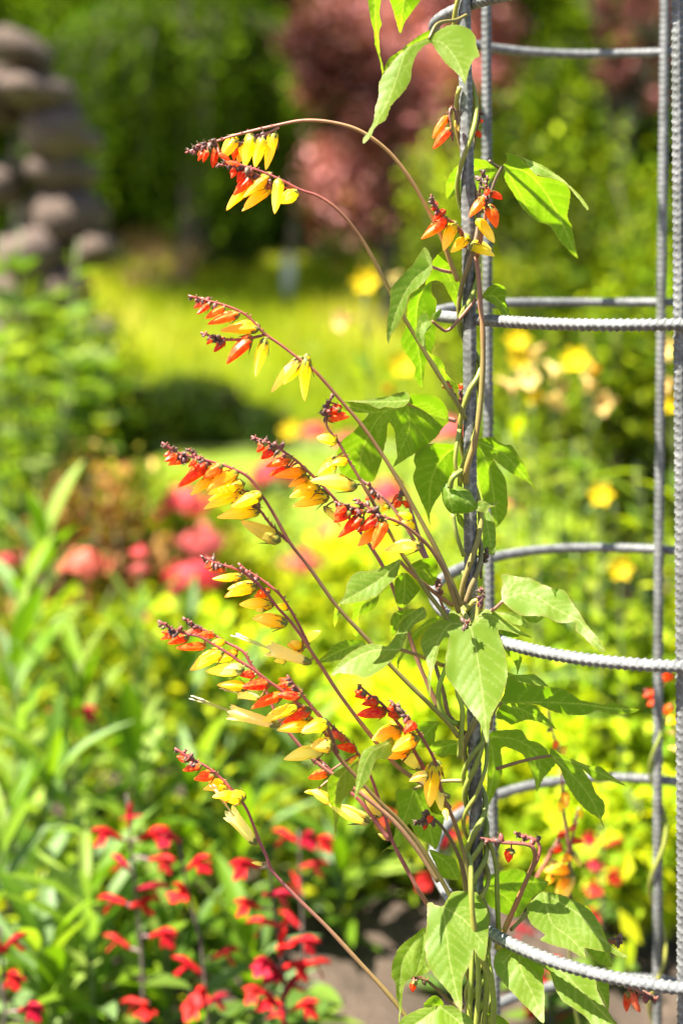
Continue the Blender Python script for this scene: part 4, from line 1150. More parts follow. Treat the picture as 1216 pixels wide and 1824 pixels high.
# ---- foliage masses made of many small leaves
def leaf_cloud(pts, size, cols, up=0.45, aspect=.42, nrm=None):
    """one small folded leaf (two triangles) at every point"""
    n = len(pts)
    d = rng.standard_normal((n, 3)); d[:, 2] -= 0.25
    d /= np.linalg.norm(d, axis=1)[:, None]
    u = rng.standard_normal((n, 3)) * (1 - up); u[:, 2] += up * 1.6
    s = np.cross(d, u); s /= np.linalg.norm(s, axis=1)[:, None] + 1e-9
    w = np.cross(s, d)
    L = (size * rng.uniform(.6, 1.3, n))[:, None]
    a = pts
    b = pts + d * L * .5 + s * L * aspect * .5 + w * L * .08
    c = pts + d * L - w * L * .1
    e = pts + d * L * .5 - s * L * aspect * .5 + w * L * .08
    v = np.stack([a, b, c, e], 1).reshape(-1, 3)
    i = np.arange(n) * 4
    f = np.vstack([np.stack([i, i + 1, i + 2], 1), np.stack([i, i + 2, i + 3], 1)])
    cc = np.array(cols)
    k = rng.integers(len(cc), size=n)
    col = cc[k] * rng.uniform(.7, 1.25, (n, 1))
    return v, f, np.repeat(col, 4, 0)


def cloud_obj(name, pts, size, cols, parent=None, **k):
    v, f, c = leaf_cloud(pts, size, cols, **k)
    if name in ('crown', 'foliage'):   # light and dark patches in the leaf colour imitate lit clumps and shaded gaps
        q = pts / (size * 5.5)
        m = np.sin(q[:, 0] * 1.1 + 1.3 * np.sin(q[:, 2])) * np.sin(q[:, 2] * 1.2 + 1.1 * np.sin(q[:, 1] * 1.2)) + .6 * np.sin(q[:, 1] * 1.4 + q[:, 0])
        c = c * np.repeat(np.exp(.75 * m), 4)[:, None]
    return link(name, mesh(name, v, f, False, {'col': c}), M_TREE if name == 'crown' else M_FOL, parent)


def clumps(n_cl, n_leaf, centre, rad, shell=.55, spread=.26, zmin=None):
    """leaf positions in clumps through an ellipsoid, so that gaps and dark hollows stay between them"""
    d = rng.standard_normal((n_cl, 3)); d /= np.linalg.norm(d, axis=1)[:, None]
    r = rng.uniform(shell, 1, n_cl)[:, None]
    cl = d * r
    k = rng.integers(n_cl, size=n_leaf)
    off = rng.standard_normal((n_leaf, 3)) * spread * rng.uniform(.5, 1.2, (n_cl, 1))[k]
    p = (cl[k] + off) * np.array(rad) + np.array(centre)
    if zmin is not None:
        p = p[p[:, 2] > zmin]
    return p


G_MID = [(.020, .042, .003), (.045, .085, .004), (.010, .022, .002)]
G_BRIGHT = [(.19, .29, .010), (.25, .34, .010), (.11, .19, .010), (.31, .37, .02)]
G_YEL = [(.36, .41, .008), (.42, .44, .012), (.28, .36, .01), (.20, .30, .01)]
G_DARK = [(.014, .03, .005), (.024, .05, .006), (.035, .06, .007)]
MAROON = [(.14, .045, .045), (.24, .09, .085), (.06, .018, .02), (.32, .15, .14)]


def tree(name, label, px, Y, py, rx, rz, cols, leafs=7000, size=.085, ncl=70, group=None, ry=None, trunkcol=(.028, .02, .014), tr=.09, cat='tree', spread=.2):
    g = ground_at(px, Y)
    zc = EYE + (437 - py) / F * Y
    t = thing(name, label, cat, g, group)
    c = garden_stem([g - Vector((0, 0, .1)), g + Vector((rng.uniform(-.1, .1), 0, (zc - g.z) * .5)), Vector((g.x + rng.uniform(-.15, .15), Y, zc))], tr, tr * .35, trunkcol, t, 'trunk', M_BARK, 16)
    mb = MB()
    for q in range(9):
        a = rng.uniform(0, 6.28)
        s = c[int(rng.uniform(.45, .95) * 15)]
        e = Vector((g.x + rx * .8 * math.cos(a), Y + (ry or rx) * .8 * math.sin(a), zc + rz * rng.uniform(-.4, .7)))
        m = (Vector(s) + e) / 2 + Vector((0, 0, .12))
        v, f = tube(crom([Vector(s), m, e], 9), np.linspace(tr * .4, tr * .08, 9), 6)
        mb.add(v, f, trunkcol)
    mb.build('limbs', M_BARK, t)
    p = clumps(max(16, int(ncl * .6)), leafs, (g.x, Y, zc), (rx, ry or rx, rz), shell=.3, spread=spread * .5, zmin=g.z + .15)
    o = cloud_obj('crown', p, size, cols, t)
    o['kind'] = 'stuff'
    return t


def bush(name, label, px, Y, pytop, rx, cols, leafs=2500, size=.05, ncl=40, cat='shrub', group=None, zlow=0.05, spread=.24, dy=0, stems=7, scol=(.1, .07, .04), ry=None):
    g = ground_at(px, Y)
    top = EYE + (437 - pytop) / F * Y
    h = top - g.z
    t = thing(name, label, cat, g, group)
    mb = MB()
    for q in range(stems):
        a = rng.uniform(0, 6.28)
        e = Vector((g.x + rx * .6 * math.cos(a), Y + rx * .6 * math.sin(a), g.z + h * rng.uniform(.55, .9)))
        m = (g * .5 + e * .5) + Vector((rng.uniform(-.04, .04), 0, h * .1))
        v, f = tube(crom([g - Vector((0, 0, .03)), m, e], 8), np.linspace(.010, .003, 8), 6)
        mb.add(v, f, scol)
    mb.build('stems', M_BARK, t)
    p = clumps(ncl, leafs, (g.x, Y, g.z + h * .52), (rx * .85, (ry or rx) * .85, h * .42), shell=.35, spread=spread, zmin=g.z + zlow)
    o = cloud_obj('foliage', p, size, cols, t)
    o['kind'] = 'stuff'
    return t


# ---- woodland and trees
NW = 90000
pts = np.stack([rng.uniform(-14, 14, NW), rng.uniform(20.5, 25, NW), np.zeros(NW)], 1)
pts[:, 2] = 1.0 + rng.uniform(0, 1, NW) * (6.2 + .9 * np.sin(pts[:, 0] * 1.1) + .6 * np.sin(pts[:, 0] * 2.7 + 1))
cl = np.stack([rng.uniform(-9, 9, 420), rng.uniform(18.6, 20.4, 420), rng.uniform(1.2, 7.0, 420)], 1)
k = rng.integers(420, size=26000)
front = cl[k] + rng.standard_normal((26000, 3)) * np.array([.30, .25, .22])
front = front[front[:, 2] > 1.05]
va, fa, ca = leaf_cloud(pts, .34, [(.006, .012, .002), (.012, .022, .003), (.004, .008, .0015)])  # back layer coloured near black to stand for the wood's shaded depth
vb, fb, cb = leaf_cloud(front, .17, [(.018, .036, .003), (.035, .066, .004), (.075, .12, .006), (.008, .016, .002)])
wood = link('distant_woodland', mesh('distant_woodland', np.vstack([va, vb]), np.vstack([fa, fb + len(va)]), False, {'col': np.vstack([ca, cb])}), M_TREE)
tag(wood, 'dense green woodland that closes the garden at the back', 'woodland', kind='stuff')
TG = 'trees behind the meadow bank'
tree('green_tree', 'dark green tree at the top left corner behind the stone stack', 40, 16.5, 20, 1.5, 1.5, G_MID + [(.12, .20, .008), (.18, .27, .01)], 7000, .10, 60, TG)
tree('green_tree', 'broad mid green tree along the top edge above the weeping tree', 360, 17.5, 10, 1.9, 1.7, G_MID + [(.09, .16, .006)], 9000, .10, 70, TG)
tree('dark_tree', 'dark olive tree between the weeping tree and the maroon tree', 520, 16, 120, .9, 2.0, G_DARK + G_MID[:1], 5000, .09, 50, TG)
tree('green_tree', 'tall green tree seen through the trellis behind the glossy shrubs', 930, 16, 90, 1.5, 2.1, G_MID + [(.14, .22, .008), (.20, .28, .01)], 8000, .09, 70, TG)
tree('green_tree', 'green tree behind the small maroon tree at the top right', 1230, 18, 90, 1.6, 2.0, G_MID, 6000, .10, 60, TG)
tree('maroon_tree', 'reddish brown leaved tree in the middle of the top edge', 705, 11, 140, 1.0, 1.25, MAROON, 15000, .085, 70, 'maroon leaved trees', spread=.24)
tree('maroon_tree', 'smaller reddish brown tree at the top right behind the trellis bars', 1130, 12.5, 45, .66, .72, MAROON, 6000, .07, 36, 'maroon leaved trees', spread=.17)
# weeping tree: hanging curtains of leaves
g = ground_at(315, 12.2)
t = thing('weeping_tree', 'weeping tree with hanging curtains of bright green leaves above a dark hollow', 'tree', g)
zc = EYE + (437 - 90) / F * 12.2
garden_stem([g - Vector((0, 0, .1)), g + Vector((.1, .2, .7)), Vector((g.x, 12.4, zc))], .12, .05, (.05, .04, .03), t, 'trunk', M_BARK)
pp, mb = [], MB()
for q in range(120):
    a, r = rng.uniform(0, 6.28), math.sqrt(rng.uniform(.03, 1))
    x, y = g.x + 1.25 * r * math.cos(a), 12.3 + 1.1 * r * math.sin(a)
    z0 = zc + .35 * (1 - r * r) + rng.uniform(-.1, .1)
    ln = rng.uniform(.5, 1.5)
    zb = max(z0 - ln, g.z + .30 + .25 * rng.random())
    c = crom([Vector((g.x, 12.4, zc)), Vector((x * .7 + g.x * .3, y * .7 + 12.4 * .3, z0 + .12)), Vector((x, y, z0 - .15)), Vector((x + rng.uniform(-.05, .05), y, zb))], 12)
    v, f = tube(c, np.linspace(.014, .003, 12), 5); mb.add(v, f, (.06, .05, .03))
    k = rng.integers(4, 12, 110)
    pp.append(c[k] + rng.standard_normal((110, 3)) * np.array([.06, .06, .07]))
mb.build('limbs', M_BARK, t)
o = cloud_obj('crown', np.vstack(pp), .085, [(.045, .10, .004), (.085, .15, .006), (.018, .042, .003), (.13, .20, .008)], t)
o['kind'] = 'stuff'

# ---- shrubs in the middle distance
G_SHRUB = [(.20, .30, .006), (.07, .13, .004), (.035, .07, .003), (.32, .40, .010), (.14, .23, .006)]
SG = 'glossy shrubs behind the trellis'
bush('glossy_shrub', 'tall bright green shrub filling the middle panes of the trellis', 990, 6.6, 120, .55, G_SHRUB, 5200, .06, 44, group=SG)
bush('glossy_shrub', 'bright green shrub behind the rightmost trellis bars', 1200, 6.0, 210, .42, G_SHRUB, 3600, .06, 36, group=SG)
bush('glossy_shrub', 'slimmer yellow green shrub just left of the second trellis bar', 800, 8.6, 190, .34, G_BRIGHT + G_YEL[:1], 2600, .055, 36, group=SG)
bush('glossy_shrub', 'low leafy green shrub behind the peach trumpet flowers', 1110, 4.4, 470, .36, G_SHRUB, 3000, .055, 36, group=SG)
CG = 'small shrubs along the crest of the bank'
for px, Y, py, rx, lb in ((400, 13.2, 425, .5, 'low green shrub on the crest right of the dry shrub'), (590, 13.6, 415, .45, 'low green shrub on the crest beside the white post'), (745, 13.0, 400, .5, 'low green shrub on the crest under the maroon tree'), (170, 13.0, 430, .5, 'low green shrub on the crest right of the stone stack')):
    bush('low_shrub', lb, px, Y, py, rx, G_MID + [(.10, .16, .01)], 1500, .06, 20, group=CG)
DG = 'dark mounds added for the shade at the foot of the bank'  # dark leaved mounds added to stand for shade on the bank front
bush('shade_mound', 'dark green mound added for the shade at the foot of the bank, leftmost of three', 270, 8.35, 655, .38, G_DARK, 2200, .05, 30, group=DG)
bush('shade_mound', 'dark green mound added for the shade at the foot of the bank, middle of three', 375, 8.5, 670, .34, G_DARK, 2200, .05, 30, group=DG)
bush('shade_mound', 'low dark green mound added for the shade beside the lawn, right of three', 470, 8.4, 705, .27, G_DARK, 1600, .05, 24, group=DG)
bush('dry_shrub', 'pale brownish dry shrub at the right foot of the stone stack', 285, 12.0, 395, .42, [(.30, .19, .12), (.24, .2, .06), (.36, .27, .16)], 1500, .045, 24)
OG = 'orange brown seed heads beside the lawn'
for px, Y, py, rx, lb in ((130, 3.9, 790, .17, 'orange brown dry plant below the leafy shrub, leftmost of three'), (215, 3.8, 820, .15, 'orange brown dry plant left of the coral phlox, middle of three'),
                          (60, 3.6, 880, .15, 'tan dry plant at the left edge above the lance leaved plants')):
    bush('dry_plant', lb, px, Y, py, rx, [(.46, .24, .07), (.52, .34, .11), (.32, .32, .03), (.40, .18, .07)], 950, .045, 26, 'plant', OG)

BG = 'round bushes hiding the foot of the stone stack'
bush('round_bush', 'bright green bush hiding the foot of the stone stack', 75, 5.3, 485, .36, G_SHRUB, 3200, .055, 34, group=BG)
bush('round_bush', 'darker green bush right of the foot of the stone stack', 190, 5.6, 560, .26, G_SHRUB[1:3] + G_SHRUB[4:], 2000, .055, 30, group=BG)
# leafy shrub at the left: leaves large enough to tell apart
for px, Y, py, n, lb in ((95, 4.5, 500, 150, 'broad leaved green shrub in front of the stone stack'), (15, 4.0, 360, 90, 'tall pale leaved shrub at the left edge by the stones')):
    g = ground_at(px, Y)
    t = thing('leafy_shrub', lb, 'shrub', g, 'broad leaved shrubs by the stone stack')
    top = EYE + (437 - py) / F * Y
    for s in range(6):
        e = Vector((g.x + rng.uniform(-.24, .24), Y + rng.uniform(-.2, .2), top * rng.uniform(.7, 1.0)))
        leafy_stem(t, g + Vector((rng.uniform(-.05, .05), rng.uniform(-.05, .05), -.02)), e, n // 6, .15, [(.15, .25, .025), (.22, .32, .04), (.10, .18, .02), (.30, .37, .10)], OVATE, .15, 1, r=.006, pitch=(-.2, .6))

# ---- stone stack
wx0 = (95 - 608) / F * 6.6
wall = thing('stone_stack', 'leaning dry stack of big rough brown stones at the upper left', 'stone stack', (wx0, 6.6, 0))


def stone_mesh(seed):
    r_ = np.random.default_rng(seed)
    n, k = 9, 14
    v = []
    ax = r_.uniform(.8, 1.2, 3)
    ph = r_.uniform(0, 6.28, 8)
    for i in range(n):
        u = math.pi * i / (n - 1)
        for j in range(k):
            a = 2 * math.pi * j / k
            d = np.array([math.sin(u) * math.cos(a), math.sin(u) * math.sin(a), math.cos(u)])
            d = np.sign(d) * np.abs(d) ** .98
            d *= r_.uniform(.93, 1.06) + .09 * math.sin(3 * a + ph[0]) * math.sin(2 * u + ph[1]) + .05 * math.sin(5 * a + ph[2]) + .04 * math.sin(4 * u + ph[3] + a)
            v.append(d * ax * .5)
    f = []
    for i in range(n - 1):
        for j in range(k):
            j2 = (j + 1) % k
            f.append((i * k + j, i * k + j2, (i + 1) * k + j2, (i + 1) * k + j))
    me = mesh('stone', v, f)
    me.materials.append(M_STONE)
    return me


STM = [stone_mesh(s) for s in range(6)]


def stone(px, py, w, h, Y=6.6, tilt=0.0, dep=.38):
    p = P(px + rng.uniform(-8, 8), py, Y + rng.uniform(-.07, .07))
    o = bpy.data.objects.new('stone', STM[int(rng.integers(6))])
    COL.objects.link(o)
    o.parent = wall
    o.matrix_parent_inverse = wall.matrix_world.inverted()
    s = Y / F
    o.matrix_basis = Matrix.Translation(p) @ Matrix.Rotation(tilt + rng.uniform(-.16, .16), 4, 'Y') @ Matrix.Rotation(rng.uniform(-.3, .3), 4, 'Z') @ Matrix.Diagonal((w * s * rng.uniform(.95, 1.12), dep * rng.uniform(.8, 1.25), h * s * rng.uniform(1.15, 1.35), 1))


for a in ((35, 92, 125, 66, .35), (72, 165, 118, 70, .12), (92, 236, 128, 80, -.1), (106, 308, 132, 62, .06), (118, 385, 165, 88, 0), (60, 455, 135, 78, .1), (168, 446, 70, 62, -.2), (-20, 175, 90, 80, .2), (5, 330, 70, 60, -.2), (150, 250, 50, 46, .3)):
    stone(a[0], a[1], a[2], a[3], tilt=a[4])
for row in range(9):      # courses below, mostly behind plants, down to the ground
    for q in range(2):
        stone(20 + q * 95 + (row % 2) * 24, 524 + row * 72, 130, 82, 6.6 + .05 * rng.random(), rng.uniform(-.1, .1))

# white marker post on the bank
Y = 12.1
g = ground_at(514, Y)
t = thing('marker_post', 'small white post standing in the meadow grass', 'post', g)
mb = MB()
hgt = EYE + (437 - 450) / F * Y - g.z
for z0, z1, w in ((-.05, hgt * .9, .045),):
    v = [(g.x + sx * w, Y + sy * w, g.z + z) for z in (z0, z1) for sx, sy in ((-1, -1), (1, -1), (1, 1), (-1, 1))]
    mb.add(v, [(0, 1, 5, 4), (1, 2, 6, 5), (2, 3, 7, 6), (3, 0, 4, 7), (4, 5, 6, 7)], (.8, .8, .78))
mb.build('shaft', M_GSTEM, t, False)
mb = MB()
w, z0, z1 = .056, hgt * .9, hgt
v = [(g.x + sx * w, Y + sy * w, g.z + z0) for sx, sy in ((-1, -1), (1, -1), (1, 1), (-1, 1))] + [(g.x, Y, g.z + z1)]
mb.add(v, [(0, 1, 4), (1, 2, 4), (2, 3, 4), (3, 0, 4), (3, 2, 1, 0)], (.8, .8, .78))
mb.build('cap', M_GSTEM, t, False)

# ---- grass: blades on the bank and on the lawn
def blades(n, x0, x1, y0, y1, h0, h1, w, cols, name, label):
    x, y = rng.uniform(x0, x1, n), rng.uniform(y0, y1, n)
    z = height(x, y)
    a = rng.uniform(0, 6.28, n)
    h = rng.uniform(h0, h1, n)
    b = np.stack([x, y, z], 1)
    s = np.stack([np.cos(a), np.sin(a), 0 * a], 1) * w
    le = np.stack([rng.normal(0, .25, n), rng.normal(0, .25, n), np.ones(n)], 1) * h[:, None]
    le2 = le + np.stack([rng.normal(0, .2, n), rng.normal(0, .2, n), 0 * a], 1) * h[:, None]
    v = np.stack([b - s, b + s, b + le * .6 + s * .7, b + le * .6 - s * .7, b + le2], 1).reshape(-1, 3)
    i = np.arange(n) * 5
    f = np.vstack([np.stack([i, i + 1, i + 2], 1), np.stack([i, i + 2, i + 3], 1), np.stack([i + 3, i + 2, i + 4], 1)])
    cc = np.array(cols)
    pat = np.sin(x * 1.3 + 2 * np.sin(y * .8)) * np.sin(y * 1.1 + 1.7 * np.sin(x * .6 + 1)) + .5 * np.sin(x * 3.1 + y * 2.3)
    k = np.clip(((pat + 1.4) / 2.8 + rng.normal(0, .22, n)) * len(cc), 0, len(cc) - 1e-3).astype(int)
    col = np.repeat(cc[k] * rng.uniform(.75, 1.25, (n, 1)), 5, 0)
    o = link(name, mesh(name, v, f, False, {'col': col}), M_FOL)
    tag(o, label, 'grass', kind='stuff')


blades(52000, -5.5, 5.0, 8.5, 15, .10, .30, .009, [(.19, .27, .012), (.27, .36, .012), (.35, .42, .012), (.42, .45, .02), (.50, .48, .08)], 'tall_grass', 'sunlit tall meadow grass covering the bank beyond the lawn')
blades(26000, -2.6, 2.4, 5.2, 8.5, .02, .05, .006, [(.20, .29, .010), (.26, .34, .014), (.15, .23, .008)], 'lawn_grass', 'short bright green grass of the mown lawn')

# ---- low leafy cover of the beds (soil stays bare in two patches)
n = 15000
x, y = rng.uniform(-1.5, 1.6, n), rng.uniform(2.15, 5.25, n)
px_ = 608 + x / y * F
bare = ((x > .02) & (x < .36) & (y < 2.62)) | ((x > .40) & (x < .75) & (y > 2.3) & (y < 2.95)) | ((y < 2.5) & (x > -.2))
hmax = np.where(px_ < 560, .34, .26) * (.55 + .45 * np.sin(x * 9 + 1) * np.sin(y * 7))
z = rng.uniform(.02, 1, n) ** .7 * np.maximum(hmax, .06)
keep = ~bare
o = cloud_obj('ground_cover', np.stack([x, y, z], 1)[keep], .065, G_BRIGHT + G_YEL + G_MID[:2])
tag(o, 'low mixed green foliage covering the flower beds', 'ground cover', kind='stuff')

# yellow green clumps beyond the near beds
YG = 'yellow green leafy clumps in the bed'
for px, Y, py, rx, cols, lb in (
        (640, 4.3, 900, .22, G_YEL, 'yellow green clump left of the post beside the lawn'),
        (560, 3.7, 1060, .22, G_YEL + G_BRIGHT, 'yellow green clump behind the middle flower spikes'),
        (700, 3.3, 1180, .20, G_YEL + G_BRIGHT, 'yellow green clump behind the large pale leaf'),
        (430, 4.2, 950, .22, G_YEL, 'yellow green clump between the coral phlox heads'),
        (900, 3.5, 1020, .22, G_YEL + G_BRIGHT, 'yellow green clump under the rear bar of the third ring'),
        (1040, 3.0, 1130, .20, G_BRIGHT + G_YEL, 'green clump behind the long pointed leaf'),
        (1160, 2.8, 1080, .20, G_BRIGHT, 'green clump at the right edge between the third and fourth ring'),
        (960, 2.7, 1260, .16, G_YEL + G_BRIGHT, 'yellow green clump seen below the long pointed leaf'),
        (1130, 2.5, 1330, .15, G_YEL + G_BRIGHT, 'yellow green clump behind the fourth ring on the right'),
        (640, 2.75, 1380, .17, G_BRIGHT + G_MID, 'green clump behind the lower flower spikes'),
        (300, 3.4, 1040, .24, G_BRIGHT + G_YEL, 'bright green clump below the coral phlox'),
        (330, 5.0, 835, .26, G_YEL + G_BRIGHT, 'yellow green clump at the near edge of the lawn left of the spikes'),
        (225, 5.1, 828, .22, G_MID + G_BRIGHT, 'green clump at the far left end of the lawn'),
        (160, 3.5, 1040, .24, G_YEL + G_BRIGHT, 'yellow green clump at the left under the round coral head')):
    bush('leafy_clump', lb, px, Y, py, rx, cols, 1500, .055, 30, 'plant', YG, scol=(.12, .16, .04))

# ---- lance leaved plants at the left, every leaf its own
LG = 'tall lance leaved plants in the left bed'
LC = [(.13, .24, .012), (.20, .32, .02), (.08, .16, .010), (.27, .37, .06), (.22, .33, .12)]
lance = [(85, 915, 2.9, 'lance leaved plant with pale upright tip left of the round coral head'), (45, 985, 2.7, 'lance leaved plant at the left edge below the dry plants'),
         (235, 1085, 2.9, 'lance leaved plant under the smaller coral heads'), (25, 1130, 2.45, 'pale broad lance leaved plant cut by the left edge'),
         (140, 1180, 2.45, 'lance leaved plant carrying one crimson flower'), (330, 1140, 2.9, 'lance leaved plant behind the tips of the longest spikes'),
         (430, 1200, 2.95, 'lance leaved plant behind the white trumpet flower'), (520, 1290, 2.85, 'lance leaved plant behind the pale yellow buds'),
         (95, 1320, 2.25, 'lance leaved plant with arching leaves above the leftmost red sage'), (235, 1330, 2.4, 'lance leaved plant behind the tallest red sage'),
         (350, 1370, 2.45, 'lance leaved plant behind the lowest spike'), (15, 1440, 2.1, 'dark lance leaved plant at the left edge'),
         (440, 1450, 2.4, 'lance leaved plant behind the crimson sage cluster'), (150, 1560, 2.05, 'low lance leaved plant among the red sage stems'),
         (300, 1640, 2.05, 'low lance leaved plant at the bottom beneath the sage'), (60, 1680, 2.0, 'low lance leaved plant in the bottom left corner'),
         (440, 1690, 2.1, 'low lance leaved plant beneath the crimson sage'), (600, 1480, 2.5, 'lance leaved plant behind the fallen pale buds')]
for px, py, Y, lb in lance:
    g = ground_at(px + rng.uniform(-20, 20), Y)
    t = thing('lance_leaved_plant', lb, 'plant', g, LG)
    top = P(px, py, Y)
    c = leafy_stem(t, g - Vector((0, 0, .02)), top, 24, .165, LC, LANCE, .10, 1.0, r=.004, pitch=(.25, 1.15))
    if (px, py) == (140, 1180):
        crimson = (t, P(150, 1272, Y - .06), P(105, 1268, Y - .05))

# ---- sage with red two lipped flowers
def sage_flower_mesh():
    """two lipped flower: slim hooded tube, wide three lobed lower lip hanging from its mouth"""
    mb = MB()
    c = crom([(0, 0, 0), (.35, 0, .08), (.65, 0, .15), (1.0, 0, .07)], 9)
    v, f = tube(c, np.array([.05, .07, .085, .09, .10, .10, .085, .06, .015]), 8); mb.add(v, f)
    for y0, x1, z1, w in ((0, .78, -.36, .17), (.20, .66, -.20, .11), (-.20, .66, -.20, .11)):
        n = 6
        ctr = crom([(.5, y0 * .2, .06), (.60, y0 * .8, -.06), (x1, y0 * 1.5, z1)], n)
        hw = w * np.array([.35, .6, .95, 1.1, .9, .3])
        vv, ff = [], []
        for i in range(n):
            for k in (-1, 0, 1):
                vv.append((ctr[i][0] - .03 * abs(k), ctr[i][1] + k * hw[i], ctr[i][2]))
        for i in range(n - 1):
            for k in range(2):
                q = i * 3 + k
                ff.append((q, q + 1, q + 4, q + 3))
        mb.add(vv, ff)
    me = mesh('flower', mb.v, mb.f)
    me.materials.append(M_BGPETAL)
    return me


SAGE = sage_flower_mesh()
REDS = [(.52, .008, .018), (.62, .016, .018), (.45, .005, .03), (.66, .035, .03)]
sages = [
    (2.0, 'red sage with a tall grey stem, bottom left, its flowers in tidy pairs', [(226, 1415), (238, 1560), (252, 1700), (262, 1830)], [(190, 1490), (275, 1488), (215, 1540), (290, 1535), (200, 1608), (255, 1612), (272, 1585), (208, 1680), (292, 1668), (258, 1800), (232, 1455), (240, 1790)]),
    (1.95, 'red sage leaning right beside the tallest sage', [(318, 1500), (335, 1590), (360, 1700), (388, 1830)], [(355, 1540), (322, 1592), (300, 1495), (402, 1702), (332, 1722), (358, 1770), (385, 1785), (345, 1795)]),
    (1.92, 'crimson sage with a crowded flower cluster at the bottom middle', [(480, 1545), (490, 1640), (505, 1740), (512, 1830)], [(435, 1545), (440, 1615), (500, 1598), (468, 1648), (545, 1680), (505, 1682), (488, 1738), (562, 1722), (478, 1785), (545, 1795), (520, 1760), (455, 1770), (500, 1810), (530, 1725), (470, 1720)]),
    (2.1, 'red sage with a pair of flowers just under the hanging small leaf', [(532, 1480), (535, 1560), (540, 1680), (545, 1800)], [(508, 1492), (575, 1500), (548, 1495), (560, 1545), (515, 1640), (528, 1575)]),
    (1.9, 'red sage cut by the left edge of the picture', [(2, 1650), (4, 1720), (8, 1800), (12, 1860)], [(25, 1682), (22, 1742), (55, 1800), (-10, 1690)]),
    (2.35, 'red sage behind the cage on the right of the cut back spikes', [(1072, 1470), (1070, 1550), (1072, 1660), (1075, 1780)], [(1053, 1494), (1095, 1505), (1062, 1535), (1060, 1582), (1057, 1630), (1090, 1560)]),
    (2.3, 'red sage with few flowers behind the lower post', [(800, 1435), (795, 1520), (790, 1640), (788, 1800)], [(818, 1446), (759, 1570), (800, 1490), (690, 1455)]),
    (2.2, 'red sage low behind the cut leaves at the bottom right', [(968, 1640), (970, 1700), (975, 1800), (978, 1880)], [(965, 1745), (985, 1720), (930, 1660), (1010, 1815), (950, 1800)]),
]
for Y, lb, path, fl in sages:
    Y -= .10 if Y < 2.15 else 0
    g = ground_at(path[-1][0], Y)
    t = thing('red_sage', lb, 'sage', g, 'red sage plants')
    pts = [g - Vector((0, 0, .02))] + [P(x, y, Y) for x, y in reversed(path[:-1])]
    c = garden_stem(pts, .0032, .0016, (.09, .06, .06), t, n=24)
    cp = np.array([(608 + q[0] / q[1] * F, 437 - (q[2] - EYE) / q[1] * F) for q in c])
    for q, (x, y) in enumerate(fl):
        i = int(np.abs(cp[:, 1] - (y + 6)).argmin())
        tip = P(x, y, Y + rng.uniform(-.03, .02))
        b = Vector(c[i])
        d = tip - b
        d.z = max(d.z, -.002)
        L = rng.uniform(.040, .048)
        dn = d.normalized() if d.length > .004 else Vector((rng.uniform(-1, 1), -1, .1)).normalized()
        st = tip - dn * L * .5
        garden_stem([b, (b + st) / 2 + Vector((0, 0, .002)), st], .0012, .0022, (.22, .12, .13), t, 'flower_stalk', n=5)
        put('flower', SAGE, t, st, dn, (0, 0, 1), L, REDS[q % 4], 1.1)
    for q in range(10):
        u = rng.uniform(.05, .5)
        i = int(u * 23)
        a = rng.uniform(0, 6.28)
        put('leaf', OVATE[q % 3], t, c[i], (math.cos(a), math.sin(a), .3), (0, 0, 1), rng.uniform(.06, .10), [(.10, .18, .03), (.15, .24, .03)][q % 2])
t, p1, p2 = crimson
for q, (p, s) in enumerate(((p1, .05), (p2, .034))):
    put('flower', SAGE, t, p - Vector((0.02, 0, 0)), (1, -.3, .2), (0, 0, 1), s, REDS[2], 1.2)

# ---- coral phlox heads
def phlox_mesh(seed, n=70):
    r_ = np.random.default_rng(seed)
    v, f = [], []
    for q in range(n):
        d = r_.standard_normal(3); d[2] = abs(d[2]) * 1.0 - .25; d /= np.linalg.norm(d)
        p = d * np.array([1, 1, .62]) * r_.uniform(.70, 1.08) * (1 + .18 * math.sin(4 * math.atan2(d[1], d[0]) + seed))
        u = np.cross(d, [0.3, .2, 1]); u /= np.linalg.norm(u); w = np.cross(d, u)
        a0 = r_.uniform(0, 6.28)
        for k in range(5):
            a = a0 + k * 1.2566
            e = math.cos(a) * u + math.sin(a) * w
            s = np.cross(d, e)
            b = len(v)
            v += [p, p + e * .14 + s * .09 + d * .01, p + e * .26 - d * .02, p + e * .14 - s * .09 + d * .01]
            f.append((b, b + 1, b + 2, b + 3))
    me = mesh('flower_head', v, f, False)
    me.materials.append(M_BGPETAL)
    return me


